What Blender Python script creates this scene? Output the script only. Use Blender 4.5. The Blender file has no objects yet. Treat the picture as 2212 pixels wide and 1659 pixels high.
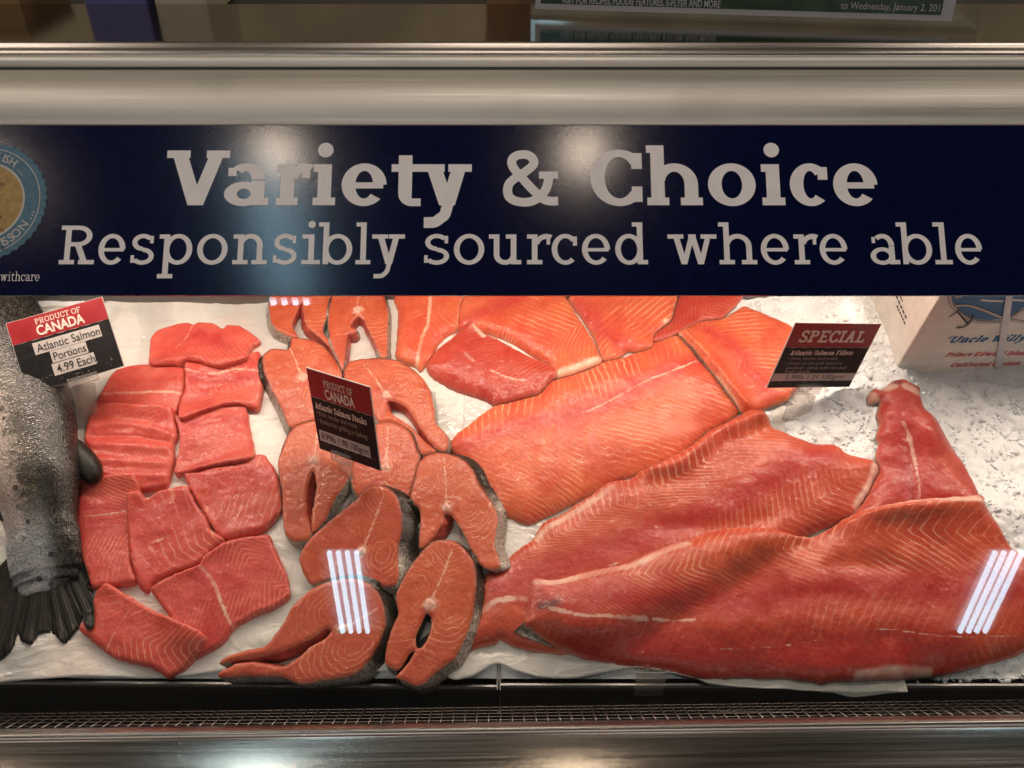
import bpy, bmesh, math, random
import numpy as np
from mathutils import Vector, Matrix
from mathutils.geometry import delaunay_2d_cdt

SC = bpy.context.scene
COL = SC.collection
rng = np.random.default_rng(7)
random.seed(7)

# ------------------------------------------------------------------ camera
CZ = 1.6                      # camera height
PITCH = math.radians(35.0)
F = 1897.6                    # focal length in units of a 2212 px wide picture
CX, CY = 1106.0, 829.5
cam_d = bpy.data.cameras.new('camera')
cam_d.sensor_width = 36.0
cam_d.lens = 36.0 * F / 2212.0
cam_d.clip_start = 0.02
cam_d.clip_end = 60
cam = bpy.data.objects.new('camera', cam_d)
cam.location = (0, 0, CZ)
cam.rotation_euler = (math.pi / 2 - PITCH, 0, 0)
COL.objects.link(cam)
SC.camera = cam

# ------------------------------------------------------------------ world, exposure
W = bpy.data.worlds.new('World')
SC.world = W
W.use_nodes = True
W.node_tree.nodes['Background'].inputs[0].default_value = (1.0, 0.86, 0.72, 1)
W.node_tree.nodes['Background'].inputs[1].default_value = 0.02
vs = SC.view_settings
vs.view_transform = 'Standard'
vs.look = 'None'
vs.exposure = 0.0
vs.gamma = 1.0
vs.use_curve_mapping = False
SC.cycles.use_denoising = True
SC.cycles.max_bounces = 8
SC.cycles.transparent_max_bounces = 16
SC.cycles.caustics_reflective = False
SC.cycles.caustics_refractive = False
SC.cycles.sample_clamp_indirect = 4.0

# ------------------------------------------------------------------ lights
def area_lamp(name, loc, aim, sx, sy, power, color, spread=180):
    d = bpy.data.lights.new(name, 'AREA')
    d.shape = 'RECTANGLE'; d.size = sx; d.size_y = sy
    d.energy = power; d.color = color; d.spread = math.radians(spread)
    o = bpy.data.objects.new(name, d)
    o.location = loc
    v = Vector(aim) - Vector(loc)
    o.rotation_euler = v.to_track_quat('-Z', 'Y').to_euler()
    COL.objects.link(o)
    return o

# the strip lamp under the counter that lights the fish bed (x, y, z)
CASE_LAMP = dict(loc=(0, 0.992, CZ - 0.392), aim=(0, 0.90, CZ - 0.75), power=9.2, color=(1.0, 0.80, 0.66))
# four-tube ceiling lights (x centre, y near end, y far end), warm spot lamps (x, y, z)
TROFFER_Z = CZ + 4.76
TROFFERS = [(-1.66, -4.94, -6.13, 'left'), (4.87, -4.94, -6.13, 'right'), (-1.77, -0.95, -2.15, 'middle')]
# unseen fill lamps added far behind the camera to brighten the sign (x, y, z)
BACK_FILL = [(-6, -10, CZ + 4.2), (-2, -10, CZ + 4.2), (2, -10, CZ + 4.2), (6, -10, CZ + 4.2)]
BACK_FILL_POWER = 62.0
# unseen fill lamps added above the counter for ambient light from overhead
TOP_FILL = [(-3.0, 1.9, CZ + 4.0), (0.0, 1.9, CZ + 4.0), (3.0, 1.9, CZ + 4.0)]
TOP_FILL_POWER = 26.0
TUBE_STRENGTH = 10.5
SPOTS = [(-1.47, -0.63, CZ + 4.0), (0.45, -0.63, CZ + 4.0), (-3.35, -0.75, CZ + 4.0)]
SPOT_STRENGTH = 52.0

# ------------------------------------------------------------------ projection helpers
CP, SP = math.cos(PITCH), math.sin(PITCH)
CAMP = np.array([0, 0, CZ])

def ray(u, v):
    """world direction through picture point (u, v), unit depth along the view axis"""
    X = (np.asarray(u, float) - CX) / F
    h = -(np.asarray(v, float) - CY) / F
    return np.stack([X, CP + h * SP, -SP + h * CP], -1)

BT = math.radians(20.0)       # slope of the fish bed
B0 = np.array([0, 0.625, CZ - 0.850])
ES = np.array([0, math.cos(BT), math.sin(BT)])
NB = np.array([0, -math.sin(BT), math.cos(BT)])

def bed(u, v, h=0.0):
    """picture point -> (x, s) on the bed at height h above it"""
    r = ray(u, v)
    o = B0 + np.asarray(h, float)[..., None] * NB if np.ndim(h) else B0 + h * NB
    d = ((o - CAMP) @ NB) / (r @ NB)
    p = CAMP + r * d[..., None] - B0
    return p[..., 0], p @ ES

def bed3(x, s, h):
    x = np.asarray(x, float); s = np.asarray(s, float); h = np.asarray(h, float)
    return B0 + np.stack([x, 0 * x, 0 * x], -1) + s[..., None] * ES + h[..., None] * NB

class Frame:
    def __init__(self, o, ex, ey, n=None):
        self.o = np.array(o, float); self.ex = np.array(ex, float); self.ey = np.array(ey, float)
        self.ex /= np.linalg.norm(self.ex); self.ey /= np.linalg.norm(self.ey)
        self.n = np.cross(self.ex, self.ey) if n is None else np.array(n, float)
    def at(self, x, y, off=0.0):
        return self.o + x * self.ex + y * self.ey + off * self.n
    def hit(self, u, v):
        r = ray(u, v)
        d = ((self.o - CAMP) @ self.n) / (r @ self.n)
        p = CAMP + r * d - self.o
        return float(p @ self.ex), float(p @ self.ey)
    def scale(self, u, v):
        """metres per picture unit at that point"""
        r = ray(u, v)
        return float(((self.o - CAMP) @ self.n) / (r @ self.n)) / F

ZR = {'A': (0, 930), 'B': (0, 1480), 'C': (780, 930), 'D': (780, 1480), 'E': (1350, 930),
      'G': (1450, 1480), 'H': (2264, 930), 'I': (2264, 1480)}
def Z(*args):
    """points read off an enlarged view -> full picture points"""
    out = []; k = None
    for a in args:
        if isinstance(a, str):
            k = a
        else:
            x0, y0 = ZR[k]
            out.append(((x0 + a[0] / 2.212) * 0.677696, (y0 + a[1] / 2.212) * 0.677696))
    return out

# ------------------------------------------------------------------ noise and polygons (numpy)
def _hash(ix, iy, seed):
    n = (ix.astype(np.int64) * 374761393 + iy.astype(np.int64) * 668265263 + seed * 1442695041) & 0x7fffffff
    n = ((n ^ (n >> 13)) * 1274126177) & 0x7fffffff
    return ((n ^ (n >> 16)) & 0xffff) / 65535.0
def vnoise(x, y, seed=0):
    x = np.asarray(x, float); y = np.asarray(y, float)
    ix = np.floor(x); iy = np.floor(y); fx = x - ix; fy = y - iy
    fx = fx * fx * (3 - 2 * fx); fy = fy * fy * (3 - 2 * fy)
    a = _hash(ix, iy, seed); b = _hash(ix + 1, iy, seed); c = _hash(ix, iy + 1, seed); d = _hash(ix + 1, iy + 1, seed)
    return (a * (1 - fx) + b * fx) * (1 - fy) + (c * (1 - fx) + d * fx) * fy
def fbm(x, y, seed=0, oct=3):
    t = 0; a = 0.5; s = 0
    for i in range(oct):
        t = t + a * (vnoise(x * 2 ** i, y * 2 ** i, seed + i * 17) - 0.5); s += a; a *= 0.5
    return t / s * 2
def catmull(P, n=8, closed=True):
    P = np.array(P, float)
    if closed:
        Q = np.vstack([P[-1], P, P[0], P[1]]); m = len(P)
    else:
        Q = np.vstack([2 * P[0] - P[1], P, 2 * P[-1] - P[-2]]); m = len(P) - 1
    out = []
    t = np.linspace(0, 1, n, endpoint=False)[:, None]
    for i in range(m):
        p0, p1, p2, p3 = Q[i:i + 4]
        # centripetal-ish: damped tangents keep the corners
        m1 = (p2 - p0) * 0.42; m2 = (p3 - p1) * 0.42
        L = np.linalg.norm(p2 - p1)
        for mm in (m1, m2):
            l = np.linalg.norm(mm)
            if l > L: mm *= L / l
        out.append((2 * t ** 3 - 3 * t ** 2 + 1) * p1 + (t ** 3 - 2 * t ** 2 + t) * m1 + (-2 * t ** 3 + 3 * t ** 2) * p2 + (t ** 3 - t ** 2) * m2)
    out = np.vstack(out)
    if not closed: out = np.vstack([out, P[-1]])
    return out
def resample(P, step, closed=True):
    Q = np.vstack([P, P[:1]]) if closed else P
    L = np.r_[0, np.cumsum(np.linalg.norm(np.diff(Q, axis=0), axis=1))]
    n = max(8 if closed else 2, int(L[-1] / step))
    t = np.linspace(0, L[-1], n, endpoint=not closed)
    return np.stack([np.interp(t, L, Q[:, 0]), np.interp(t, L, Q[:, 1])], -1)
def inside(pts, poly):
    x, y = pts[:, 0], pts[:, 1]; r = np.zeros(len(pts), bool)
    px, py = poly[:, 0], poly[:, 1]; qx, qy = np.roll(px, -1), np.roll(py, -1)
    for i in range(len(poly)):
        c = ((py[i] > y) != (qy[i] > y))
        if c.any():
            r ^= c & (x < (qx[i] - px[i]) * (y - py[i]) / (qy[i] - py[i] + 1e-12) + px[i])
    return r
def seg_dist(pts, poly, closed=True, arc=False):
    """distance to a polyline; with arc also the arc length of the nearest point and the signed side"""
    A = poly; B = np.roll(poly, -1, 0) if closed else poly[1:]
    if not closed: A = poly[:-1]
    seg = B - A; L = np.linalg.norm(seg, axis=1) + 1e-12
    cum = np.r_[0, np.cumsum(L)[:-1]]
    best = np.full(len(pts), 1e9); u = np.zeros(len(pts)); sd = np.zeros(len(pts))
    for i in range(len(A)):
        d = pts - A[i]
        t = (d @ seg[i]) / L[i] ** 2
        if arc:   # extend the end segments
            lo = -50 if i == 0 else 0; hi = 50 if i == len(A) - 1 else 1
        else:
            lo, hi = 0, 1
        tc = np.clip(t, lo, hi)
        e = d - tc[:, None] * seg[i]
        dist = np.sqrt((e ** 2).sum(1))
        m = dist < best
        best[m] = dist[m]
        if arc:
            u[m] = cum[i] + tc[m] * L[i]
            sd[m] = (seg[i, 0] * d[m, 1] - seg[i, 1] * d[m, 0]) / L[i]
    return (best, u, sd) if arc else best

# ------------------------------------------------------------------ object helpers
def tag(o, label=None, cat=None, group=None, kind=None):
    if label: o['label'] = label
    if cat: o['category'] = cat
    if group: o['group'] = group
    if kind: o['kind'] = kind
    return o
def empty(name, loc, label=None, cat=None, group=None, kind=None):
    o = bpy.data.objects.new(name, None); o.location = tuple(loc); o.empty_display_size = 0.05
    COL.objects.link(o)
    return tag(o, label, cat, group, kind)
def mesh_obj(name, verts, faces, material, parent=None, smooth=True, attrs=None, origin=None):
    verts = np.asarray(verts, float)
    if origin is None:
        origin = np.array(parent.location) if parent is not None else verts.mean(0)
    origin = np.array(origin, float)
    me = bpy.data.meshes.new(name)
    me.from_pydata((verts - origin).tolist(), [], [tuple(int(i) for i in f) for f in faces])
    if attrs:
        for k, a in attrs.items():
            at = me.attributes.new(k, 'FLOAT', 'POINT')
            at.data.foreach_set('value', np.asarray(a, np.float32))
    me.update()
    if smooth: me.polygons.foreach_set('use_smooth', [True] * len(me.polygons))
    if material is not None: me.materials.append(material)
    o = bpy.data.objects.new(name, me)
    if parent is not None:
        o.parent = parent
        o.location = tuple(origin - np.array(world_loc(parent)))
    else:
        o.location = tuple(origin)
    COL.objects.link(o)
    return o
def world_loc(o):
    p = np.array(o.location)
    while o.parent is not None:
        o = o.parent; p = p + np.array(o.location)
    return p
def extrude_profile(name, prof, x0, x1, material, parent=None, smooth=False, nx=2, closed=False, bevel=0):
    """profile of (y, z) points swept along x"""
    prof = np.array(prof, float); m = len(prof)
    xs = np.linspace(x0, x1, nx)
    V = [(x, p[0], p[1]) for x in xs for p in prof]
    Fc = []
    for i in range(nx - 1):
        for j in range(m if closed else m - 1):
            a = i * m + j; b = i * m + (j + 1) % m
            Fc.append((a, a + m, b + m, b))
    if closed:
        Fc.append(tuple(range(m))); Fc.append(tuple(reversed([(nx - 1) * m + j for j in range(m)])))
    return mesh_obj(name, V, Fc, material, parent, smooth)
def box_pts(c, ex, ey, ez):
    c, ex, ey, ez = map(np.array, (c, ex, ey, ez))
    V = [c + sx * ex + sy * ey + sz * ez for sz in (-1, 1) for sy in (-1, 1) for sx in (-1, 1)]
    Fc = [(0, 2, 3, 1), (4, 5, 7, 6), (0, 1, 5, 4), (2, 6, 7, 3), (0, 4, 6, 2), (1, 3, 7, 5)]
    return V, Fc
class MB:
    def __init__(self): self.v = []; self.f = []
    def add(self, V, Fc):
        k = len(self.v); self.v += [np.array(p, float) for p in V]; self.f += [tuple(i + k for i in f) for f in Fc]
    def box(self, c, ex, ey, ez): self.add(*box_pts(c, ex, ey, ez))
    def tube(self, P, r, n=8, cap=True):
        P = [np.array(p, float) for p in P]
        k = len(self.v)
        for i, p in enumerate(P):
            t = P[min(i + 1, len(P) - 1)] - P[max(i - 1, 0)]; t /= np.linalg.norm(t)
            a = np.cross(t, (0, 0, 1.0)); 
            if np.linalg.norm(a) < 1e-3: a = np.cross(t, (1.0, 0, 0))
            a /= np.linalg.norm(a); b = np.cross(t, a)
            rr = r[i] if hasattr(r, '__len__') else r
            for j in range(n):
                th = 2 * math.pi * j / n
                self.v.append(p + rr * (math.cos(th) * a + math.sin(th) * b))
        for i in range(len(P) - 1):
            for j in range(n):
                self.f.append((k + i * n + j, k + i * n + (j + 1) % n, k + (i + 1) * n + (j + 1) % n, k + (i + 1) * n + j))
        if cap:
            self.f.append(tuple(reversed([k + j for j in range(n)]))); self.f.append(tuple(k + (len(P) - 1) * n + j for j in range(n)))
    def build(self, name, material, parent=None, smooth=False, origin=None):
        return mesh_obj(name, self.v, self.f, material, parent, smooth, origin=origin)

# ------------------------------------------------------------------ materials
class NT:
    def __init__(self, name):
        self.m = bpy.data.materials.new(name); self.m.use_nodes = True
        self.t = self.m.node_tree; self.t.nodes.clear()
        self.out = self.t.nodes.new('ShaderNodeOutputMaterial')
        self._tc = None
    def n(self, typ, ins=None, **props):
        nd = self.t.nodes.new('ShaderNode' + typ)
        for k, v in props.items(): setattr(nd, k, v)
        for k, v in (ins or {}).items(): self.set(nd.inputs[k], v)
        return nd
    def set(self, sock, v):
        if hasattr(v, 'is_linked') or isinstance(v, bpy.types.NodeSocket): self.t.links.new(v, sock)
        else:
            if sock.type == 'RGBA' and len(v) == 3: v = (*v, 1)
            sock.default_value = v
    def math(self, op, a, b=None, c=None, clamp=False):
        nd = self.n('Math', operation=op, use_clamp=clamp)
        for i, v in enumerate((a, b, c)):
            if v is not None: self.set(nd.inputs[i], v)
        return nd.outputs[0]
    def map(self, v, a, b, c=0.0, d=1.0, smooth=True):
        nd = self.n('MapRange', {'Value': v, 'From Min': a, 'From Max': b, 'To Min': c, 'To Max': d})
        nd.interpolation_type = 'SMOOTHSTEP' if smooth else 'LINEAR'; nd.clamp = True
        return nd.outputs[0]
    def mix(self, f, a, b, blend='MIX'):
        nd = self.n('Mix', data_type='RGBA', blend_type=blend)
        self.set(nd.inputs[0], f); self.set(nd.inputs[6], a); self.set(nd.inputs[7], b)
        return nd.outputs[2]
    def attr(self, name):
        return self.n('Attribute', attribute_name=name).outputs['Fac']
    def obj(self):
        if self._tc is None: self._tc = self.n('TexCoord')
        return self._tc.outputs['Object']
    def noise(self, scale, detail=2, vec=None, rough=0.5, dist=0.0, out='Fac'):
        return self.n('TexNoise', {'Vector': vec if vec is not None else self.obj(), 'Scale': scale, 'Detail': detail, 'Roughness': rough, 'Distortion': dist}).outputs[out]
    def voronoi(self, scale, vec=None, feature='F1', out='Distance', rand=1.0):
        return self.n('TexVoronoi', {'Vector': vec if vec is not None else self.obj(), 'Scale': scale, 'Randomness': rand}, feature=feature).outputs[out]
    def stretch(self, sc, vec=None):
        return self.n('Mapping', {'Vector': vec if vec is not None else self.obj(), 'Scale': sc}).outputs[0]
    def bump(self, h, strength=0.3, dist=0.001, normal=None):
        ins = {'Height': h, 'Strength': strength, 'Distance': dist}
        if normal is not None: ins['Normal'] = normal
        return self.n('Bump', ins).outputs[0]
    def principled(self, **ins):
        nd = self.n('BsdfPrincipled', {k.replace('_', ' '): v for k, v in ins.items()})
        self.t.links.new(nd.outputs[0], self.out.inputs[0])
        return self.m

def plain(name, col, rough=0.5, metal=0.0, var=0.06, vs_=40, bump=0.0, **kw):
    t = NT(name)
    n = t.noise(vs_, 3)
    c = t.mix(t.map(n, 0.3, 0.7), tuple(x * (1 - var) for x in col), tuple(min(1, x * (1 + var)) for x in col))
    r = t.map(n, 0.3, 0.7, rough * 0.88, min(1, rough * 1.12))
    if bump: kw['Normal'] = t.bump(t.noise(vs_ * 6, 2), bump, 0.001)
    return t.principled(Base_Color=c, Roughness=r, Metallic=metal, **kw)

def flesh(name, deep, light, red, line, pale, lw=0.24, rough=0.40, wave=0.8, keep=0.22, lmix=0.74, grain=1.0):
    t = NT(name)
    n1 = t.noise(28, 3); n2 = t.noise(190, 2); n3 = t.noise(620, 2); n4 = t.noise(62, 2); n5 = t.noise(11, 2)
    ph = t.math('ADD', t.attr('phase'), t.math('MULTIPLY', t.math('SUBTRACT', n4, 0.5), wave))
    ph = t.math('ADD', ph, t.math('MULTIPLY', t.math('SUBTRACT', n2, 0.5), 0.16))
    fr = t.math('FRACT', ph)
    tri = t.math('MULTIPLY', t.math('ABSOLUTE', t.math('SUBTRACT', fr, 0.5)), 2.0)
    w = t.math('MULTIPLY', t.math('ADD', t.map(t.noise(20, 3), 0.34, 0.66, lw * 0.40, lw * 1.75), 0.0), 1.0)
    lm = t.map(tri, 0.02, w, 1.0, 0.0)
    brk = t.map(t.noise(38, 3, dist=0.6), 0.38, 0.58, keep, 1.0)
    amp = t.math('MULTIPLY', t.attr('lines'), t.map(t.noise(15, 2), 0.36, 0.60, 0.50, 1.10))
    L = t.math('MULTIPLY', t.math('MULTIPLY', lm, brk), amp, clamp=True)
    col = t.mix(t.map(n1, 0.32, 0.68), deep, light)
    col = t.mix(t.math('MULTIPLY', t.map(n5, 0.35, 0.65), 0.35), col, red)
    col = t.mix(t.attr('tint'), col, red)
    # shading put into the colour: each flake between fat lines darkens at one side
    col = t.mix(t.math('MULTIPLY', t.math('MULTIPLY', fr, amp, clamp=True), 0.20), col, deep)
    # short pale fibres and specks
    fib = t.map(t.noise(330, 3, vec=t.stretch((1.0, 0.35, 1.0)), rough=0.65), 0.55, 0.74)
    col = t.mix(t.math('MULTIPLY', fib, 0.20 * grain), col, line)
    mot = t.map(t.noise(105, 4, rough=0.7), 0.40, 0.66)
    col = t.mix(t.math('MULTIPLY', mot, 0.28 * grain), col, light)
    col = t.mix(t.math('MULTIPLY', t.map(n3, 0.5, 0.72), 0.18), col, deep)
    col = t.mix(t.math('MULTIPLY', L, lmix), col, line)
    sk = t.math('ADD', t.attr('streak'), t.math('MULTIPLY', t.math('SUBTRACT', n2, 0.5), 1.9))
    sk = t.math('ADD', sk, t.math('MULTIPLY', t.math('SUBTRACT', n4, 0.5), 1.5))
    sm = t.map(sk, 0.30, 1.20, 1.0, 0.0)
    sm = t.math('MULTIPLY', sm, t.map(t.noise(33, 2), 0.34, 0.60, 0.35, 1.0))
    col = t.mix(t.math('MULTIPLY', sm, 0.85), col, pale)
    pe = t.math('ADD', t.attr('pale'), t.math('MULTIPLY', t.math('SUBTRACT', n2, 0.5), 0.35), clamp=True)
    pe = t.math('MULTIPLY', pe, t.map(t.attr('pale'), 0.0, 0.1))
    pe = t.math('MULTIPLY', pe, t.map(t.noise(26, 3), 0.34, 0.62, 0.35, 0.9))
    col = t.mix(pe, col, pale)
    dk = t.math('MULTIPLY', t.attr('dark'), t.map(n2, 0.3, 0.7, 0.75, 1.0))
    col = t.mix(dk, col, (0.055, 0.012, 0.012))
    h = t.math('ADD', t.math('MULTIPLY', n2, 0.45), t.math('MULTIPLY', n3, 0.12))
    h = t.math('ADD', h, t.math('MULTIPLY', L, -0.35))
    h = t.math('ADD', h, t.math('MULTIPLY', t.noise(95, 3), 1.5))
    h = t.math('ADD', h, t.math('MULTIPLY', t.noise(24, 2), 0.5))
    h = t.math('ADD', h, t.math('MULTIPLY', sm, 0.3))
    nm = t.bump(h, 0.36, 0.0020)
    rg = t.map(n4, 0.3, 0.7, rough * 0.75, rough * 1.4)
    return t.principled(Base_Color=col, Roughness=rg, Normal=nm, Specular_IOR_Level=0.34, Subsurface_Weight=0.45,
                        Subsurface_Radius=(1.0, 0.30, 0.18), Subsurface_Scale=0.008, Coat_Weight=0.26, Coat_Roughness=0.05, Coat_Normal=t.bump(t.math('ADD', t.noise(140, 2), t.math('MULTIPLY', t.noise(50, 2), 1.4)), 0.55, 0.0030))

M = {}
M['fillet'] = flesh('fillet_flesh', (0.63, 0.098, 0.046), (0.77, 0.175, 0.070), (0.56, 0.052, 0.046), (0.90, 0.46, 0.25), (0.86, 0.60, 0.44))
M['fillet_red'] = flesh('fillet_flesh_red', (0.47, 0.046, 0.032), (0.57, 0.082, 0.046), (0.41, 0.027, 0.027), (0.82, 0.33, 0.22), (0.82, 0.56, 0.45))
M['fillet_mix'] = flesh('fillet_flesh_mixed', (0.52, 0.072, 0.036), (0.63, 0.116, 0.052), (0.45, 0.031, 0.031), (0.82, 0.38, 0.24), (0.84, 0.56, 0.46), wave=0.55, lw=0.30, lmix=0.64, grain=0.7, keep=0.55)
M['portion'] = flesh('portion_flesh', (0.58, 0.070, 0.052), (0.71, 0.128, 0.090), (0.50, 0.042, 0.042), (0.84, 0.37, 0.23), (0.84, 0.56, 0.44), lw=0.22, wave=0.65, lmix=0.66, keep=0.42)
M['steak'] = flesh('steak_flesh', (0.50, 0.084, 0.036), (0.63, 0.142, 0.060), (0.42, 0.048, 0.034), (0.84, 0.40, 0.21), (0.84, 0.52, 0.38), lw=0.18, wave=2.0, lmix=0.50)
M['slot'] = plain('dark_membrane', (0.018, 0.006, 0.005), 0.35, var=0.3, vs_=90)
M['inner'] = plain('belly_lining', (0.42, 0.075, 0.055), 0.35, var=0.35, vs_=90, bump=0.3)

def skin_material(name, dark, silver):
    t = NT(name)
    d = t.attr('dorsal'); n = t.noise(70, 3); n2 = t.noise(420, 2)
    f = t.math('ADD', d, t.math('MULTIPLY', t.math('SUBTRACT', n, 0.5), 0.7), clamp=True)
    col = t.mix(t.map(f, 0.25, 0.75), silver, dark)
    sc = t.voronoi(520, vec=t.stretch((1.0, 0.7, 0.7)))
    col = t.mix(t.map(sc, 0.35, 0.75, 0, 0.6), col, (0.02, 0.018, 0.015))
    h = t.math('ADD', t.math('MULTIPLY', sc, -0.8), t.math('MULTIPLY', n2, 0.5))
    return t.principled(Base_Color=col, Roughness=t.map(n, 0.3, 0.7, 0.22, 0.42), Metallic=0.25, Normal=t.bump(h, 0.5, 0.001), Specular_IOR_Level=0.6)
M['skin'] = skin_material('salmon_skin', (0.040, 0.031, 0.022), (0.50, 0.43, 0.37))

def fish_skin():
    t = NT('whole_fish_skin')
    u = t.attr('along'); a = t.attr('around'); d = t.attr('dorsal'); b = t.attr('tailward')
    vec = t.n('CombineXYZ', {'X': u, 'Y': a, 'Z': 0.0}).outputs[0]
    sc = t.n('TexVoronoi', {'Vector': t.stretch((0.85, 1.15, 1.0), vec), 'Scale': 400.0, 'Randomness': 0.5})
    dist, ccol = sc.outputs['Distance'], sc.outputs['Color']
    cr = t.n('SeparateColor', {'Color': ccol}).outputs[0]
    n = t.noise(22, 3); n2 = t.noise(90, 3); n3 = t.noise(260, 2)
    f = t.math('ADD', d, t.math('MULTIPLY', t.math('SUBTRACT', n2, 0.5), 0.55), clamp=True)
    silver = t.mix(t.map(n, 0.35, 0.65), (0.66, 0.53, 0.47), (0.52, 0.43, 0.40))
    mid = t.mix(t.map(n2, 0.35, 0.65), (0.125, 0.100, 0.068), (0.060, 0.048, 0.034))
    col = t.mix(t.map(f, 0.20, 0.52), silver, mid)
    col = t.mix(t.map(f, 0.50, 0.86), col, (0.012, 0.010, 0.008))
    # scale to scale variation, dark joints and spots
    col = t.mix(t.math('MULTIPLY', t.map(cr, 0.62, 0.95), t.map(d, 0.05, 0.5, 0.30, 0.75)), col, (0.05, 0.042, 0.032))
    col = t.mix(t.math('MULTIPLY', t.map(cr, 0.0, 0.22, 1.0, 0.0), 0.10), col, (0.66, 0.60, 0.55))
    col = t.mix(t.math('MULTIPLY', t.map(dist, 0.42, 0.74), t.map(d, 0.1, 0.5, 0.35, 0.75)), col, (0.035, 0.032, 0.030))
    blue = t.mix(t.map(n2, 0.3, 0.7), (0.30, 0.34, 0.40), (0.52, 0.53, 0.52))
    blue = t.mix(t.map(dist, 0.40, 0.72, 0.0, 0.45), blue, (0.05, 0.055, 0.07))
    bm = t.math('MULTIPLY', b, t.map(d, 0.50, 1.0, 0.85, 0.0))
    col = t.mix(bm, col, blue)
    spot = t.math('MULTIPLY', t.map(t.voronoi(60), 0.16, 0.26, 1.0, 0.0), t.map(d, 0.1, 0.35))
    col = t.mix(t.math('MULTIPLY', spot, 0.85), col, (0.014, 0.012, 0.010))
    h = t.math('ADD', t.math('MULTIPLY', dist, -1.0), t.math('MULTIPLY', n3, 0.35))
    h = t.math('ADD', h, t.math('MULTIPLY', cr, 0.5))
    return t.principled(Base_Color=col, Roughness=t.map(cr, 0, 1, 0.20, 0.40), Metallic=0.12, Normal=t.bump(h, 0.6, 0.0010), Specular_IOR_Level=0.7)
M['fish'] = fish_skin()
def fin_mat():
    t = NT('fin_membrane')
    v = t.n('CombineXYZ', {'X': t.attr('across'), 'Y': t.math('MULTIPLY', t.attr('along'), 0.08), 'Z': 0.0}).outputs[0]
    r = t.noise(420, 3, vec=v); n = t.noise(60, 3)
    col = t.mix(t.map(r, 0.42, 0.64), (0.010, 0.009, 0.008), (0.026, 0.021, 0.016))
    col = t.mix(t.map(n, 0.55, 0.75, 0, 0.5), col, (0.055, 0.042, 0.030))
    return t.principled(Base_Color=col, Roughness=0.42, Normal=t.bump(r, 0.35, 0.0010), Specular_IOR_Level=0.3)
M['fin'] = fin_mat()

def ice_mat():
    t = NT('crushed_ice')
    n = t.noise(24, 3); v = t.voronoi(150); v2 = t.voronoi(75)
    col = t.mix(t.map(n, 0.3, 0.7), (0.88, 0.89, 0.90), (0.94, 0.96, 0.97))
    col = t.mix(t.map(v2, 0.1, 0.7, 0.0, 0.10), col, (0.76, 0.78, 0.80))
    h = t.math('ADD', t.math('MULTIPLY', v, -0.8), t.math('MULTIPLY', t.noise(260, 3), 0.5))
    h = t.math('ADD', h, t.math('MULTIPLY', v2, -1.2))
    return t.principled(Base_Color=col, Roughness=t.map(n, 0.3, 0.7, 0.16, 0.34), Normal=t.bump(h, 0.4, 0.0015),
                        Specular_IOR_Level=0.5, IOR=1.31)
M['ice'] = ice_mat()
def chunk_mat():
    t = NT('ice_chunk')
    n = t.noise(50, 2)
    t.principled(Base_Color=t.mix(t.map(n, .3, .7), (0.88, 0.90, 0.91), (0.94, 0.96, 0.98)), Roughness=0.12, IOR=1.31, Specular_IOR_Level=0.7,
                 Normal=t.bump(t.noise(240, 2), 0.35, 0.001))
    pb = [x for x in t.t.nodes if x.type == 'BSDF_PRINCIPLED'][0]
    tl = t.n('BsdfTranslucent', {'Color': (0.95, 0.97, 0.98, 1)})
    mx = t.n('MixShader', {0: 0.12, 1: pb.outputs[0], 2: tl.outputs[0]})
    t.t.links.new(mx.outputs[0], t.out.inputs[0])
    return t.m
M['chunk'] = chunk_mat()
def paper_mat():
    t = NT('waxed_paper')
    n = t.noise(9, 3); n2 = t.noise(13, 3, vec=t.stretch((1, 1.8, 1)), dist=1.2); n3 = t.noise(500, 2)
    wet = t.map(t.noise(5.5, 3, dist=0.6), 0.47, 0.62)
    col = t.mix(wet, (0.82, 0.78, 0.72), (0.60, 0.58, 0.55))
    col = t.mix(t.map(n, 0.35, 0.7, 0, 0.25), col, (0.88, 0.85, 0.80))
    col = t.mix(t.map(t.noise(7.5, 4, dist=0.8), 0.52, 0.70, 0, 0.30), col, (0.74, 0.50, 0.42))
    ridge = t.math('ABSOLUTE', t.math('SUBTRACT', n2, 0.5))
    h = t.math('ADD', t.math('MULTIPLY', ridge, -3.0), t.math('MULTIPLY', n3, 0.08))
    h = t.math('ADD', h, t.math('MULTIPLY', t.math('ABSOLUTE', t.math('SUBTRACT', t.noise(48, 2, dist=1.0), 0.5)), -0.5))
    return t.principled(Base_Color=col, Roughness=t.map(wet, 0, 1, 0.38, 0.13), Normal=t.bump(h, 0.5, 0.004), Specular_IOR_Level=0.5,
                        Subsurface_Weight=0.1, Subsurface_Radius=(1, .9, .8), Subsurface_Scale=0.004)
M['paper'] = paper_mat()

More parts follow.
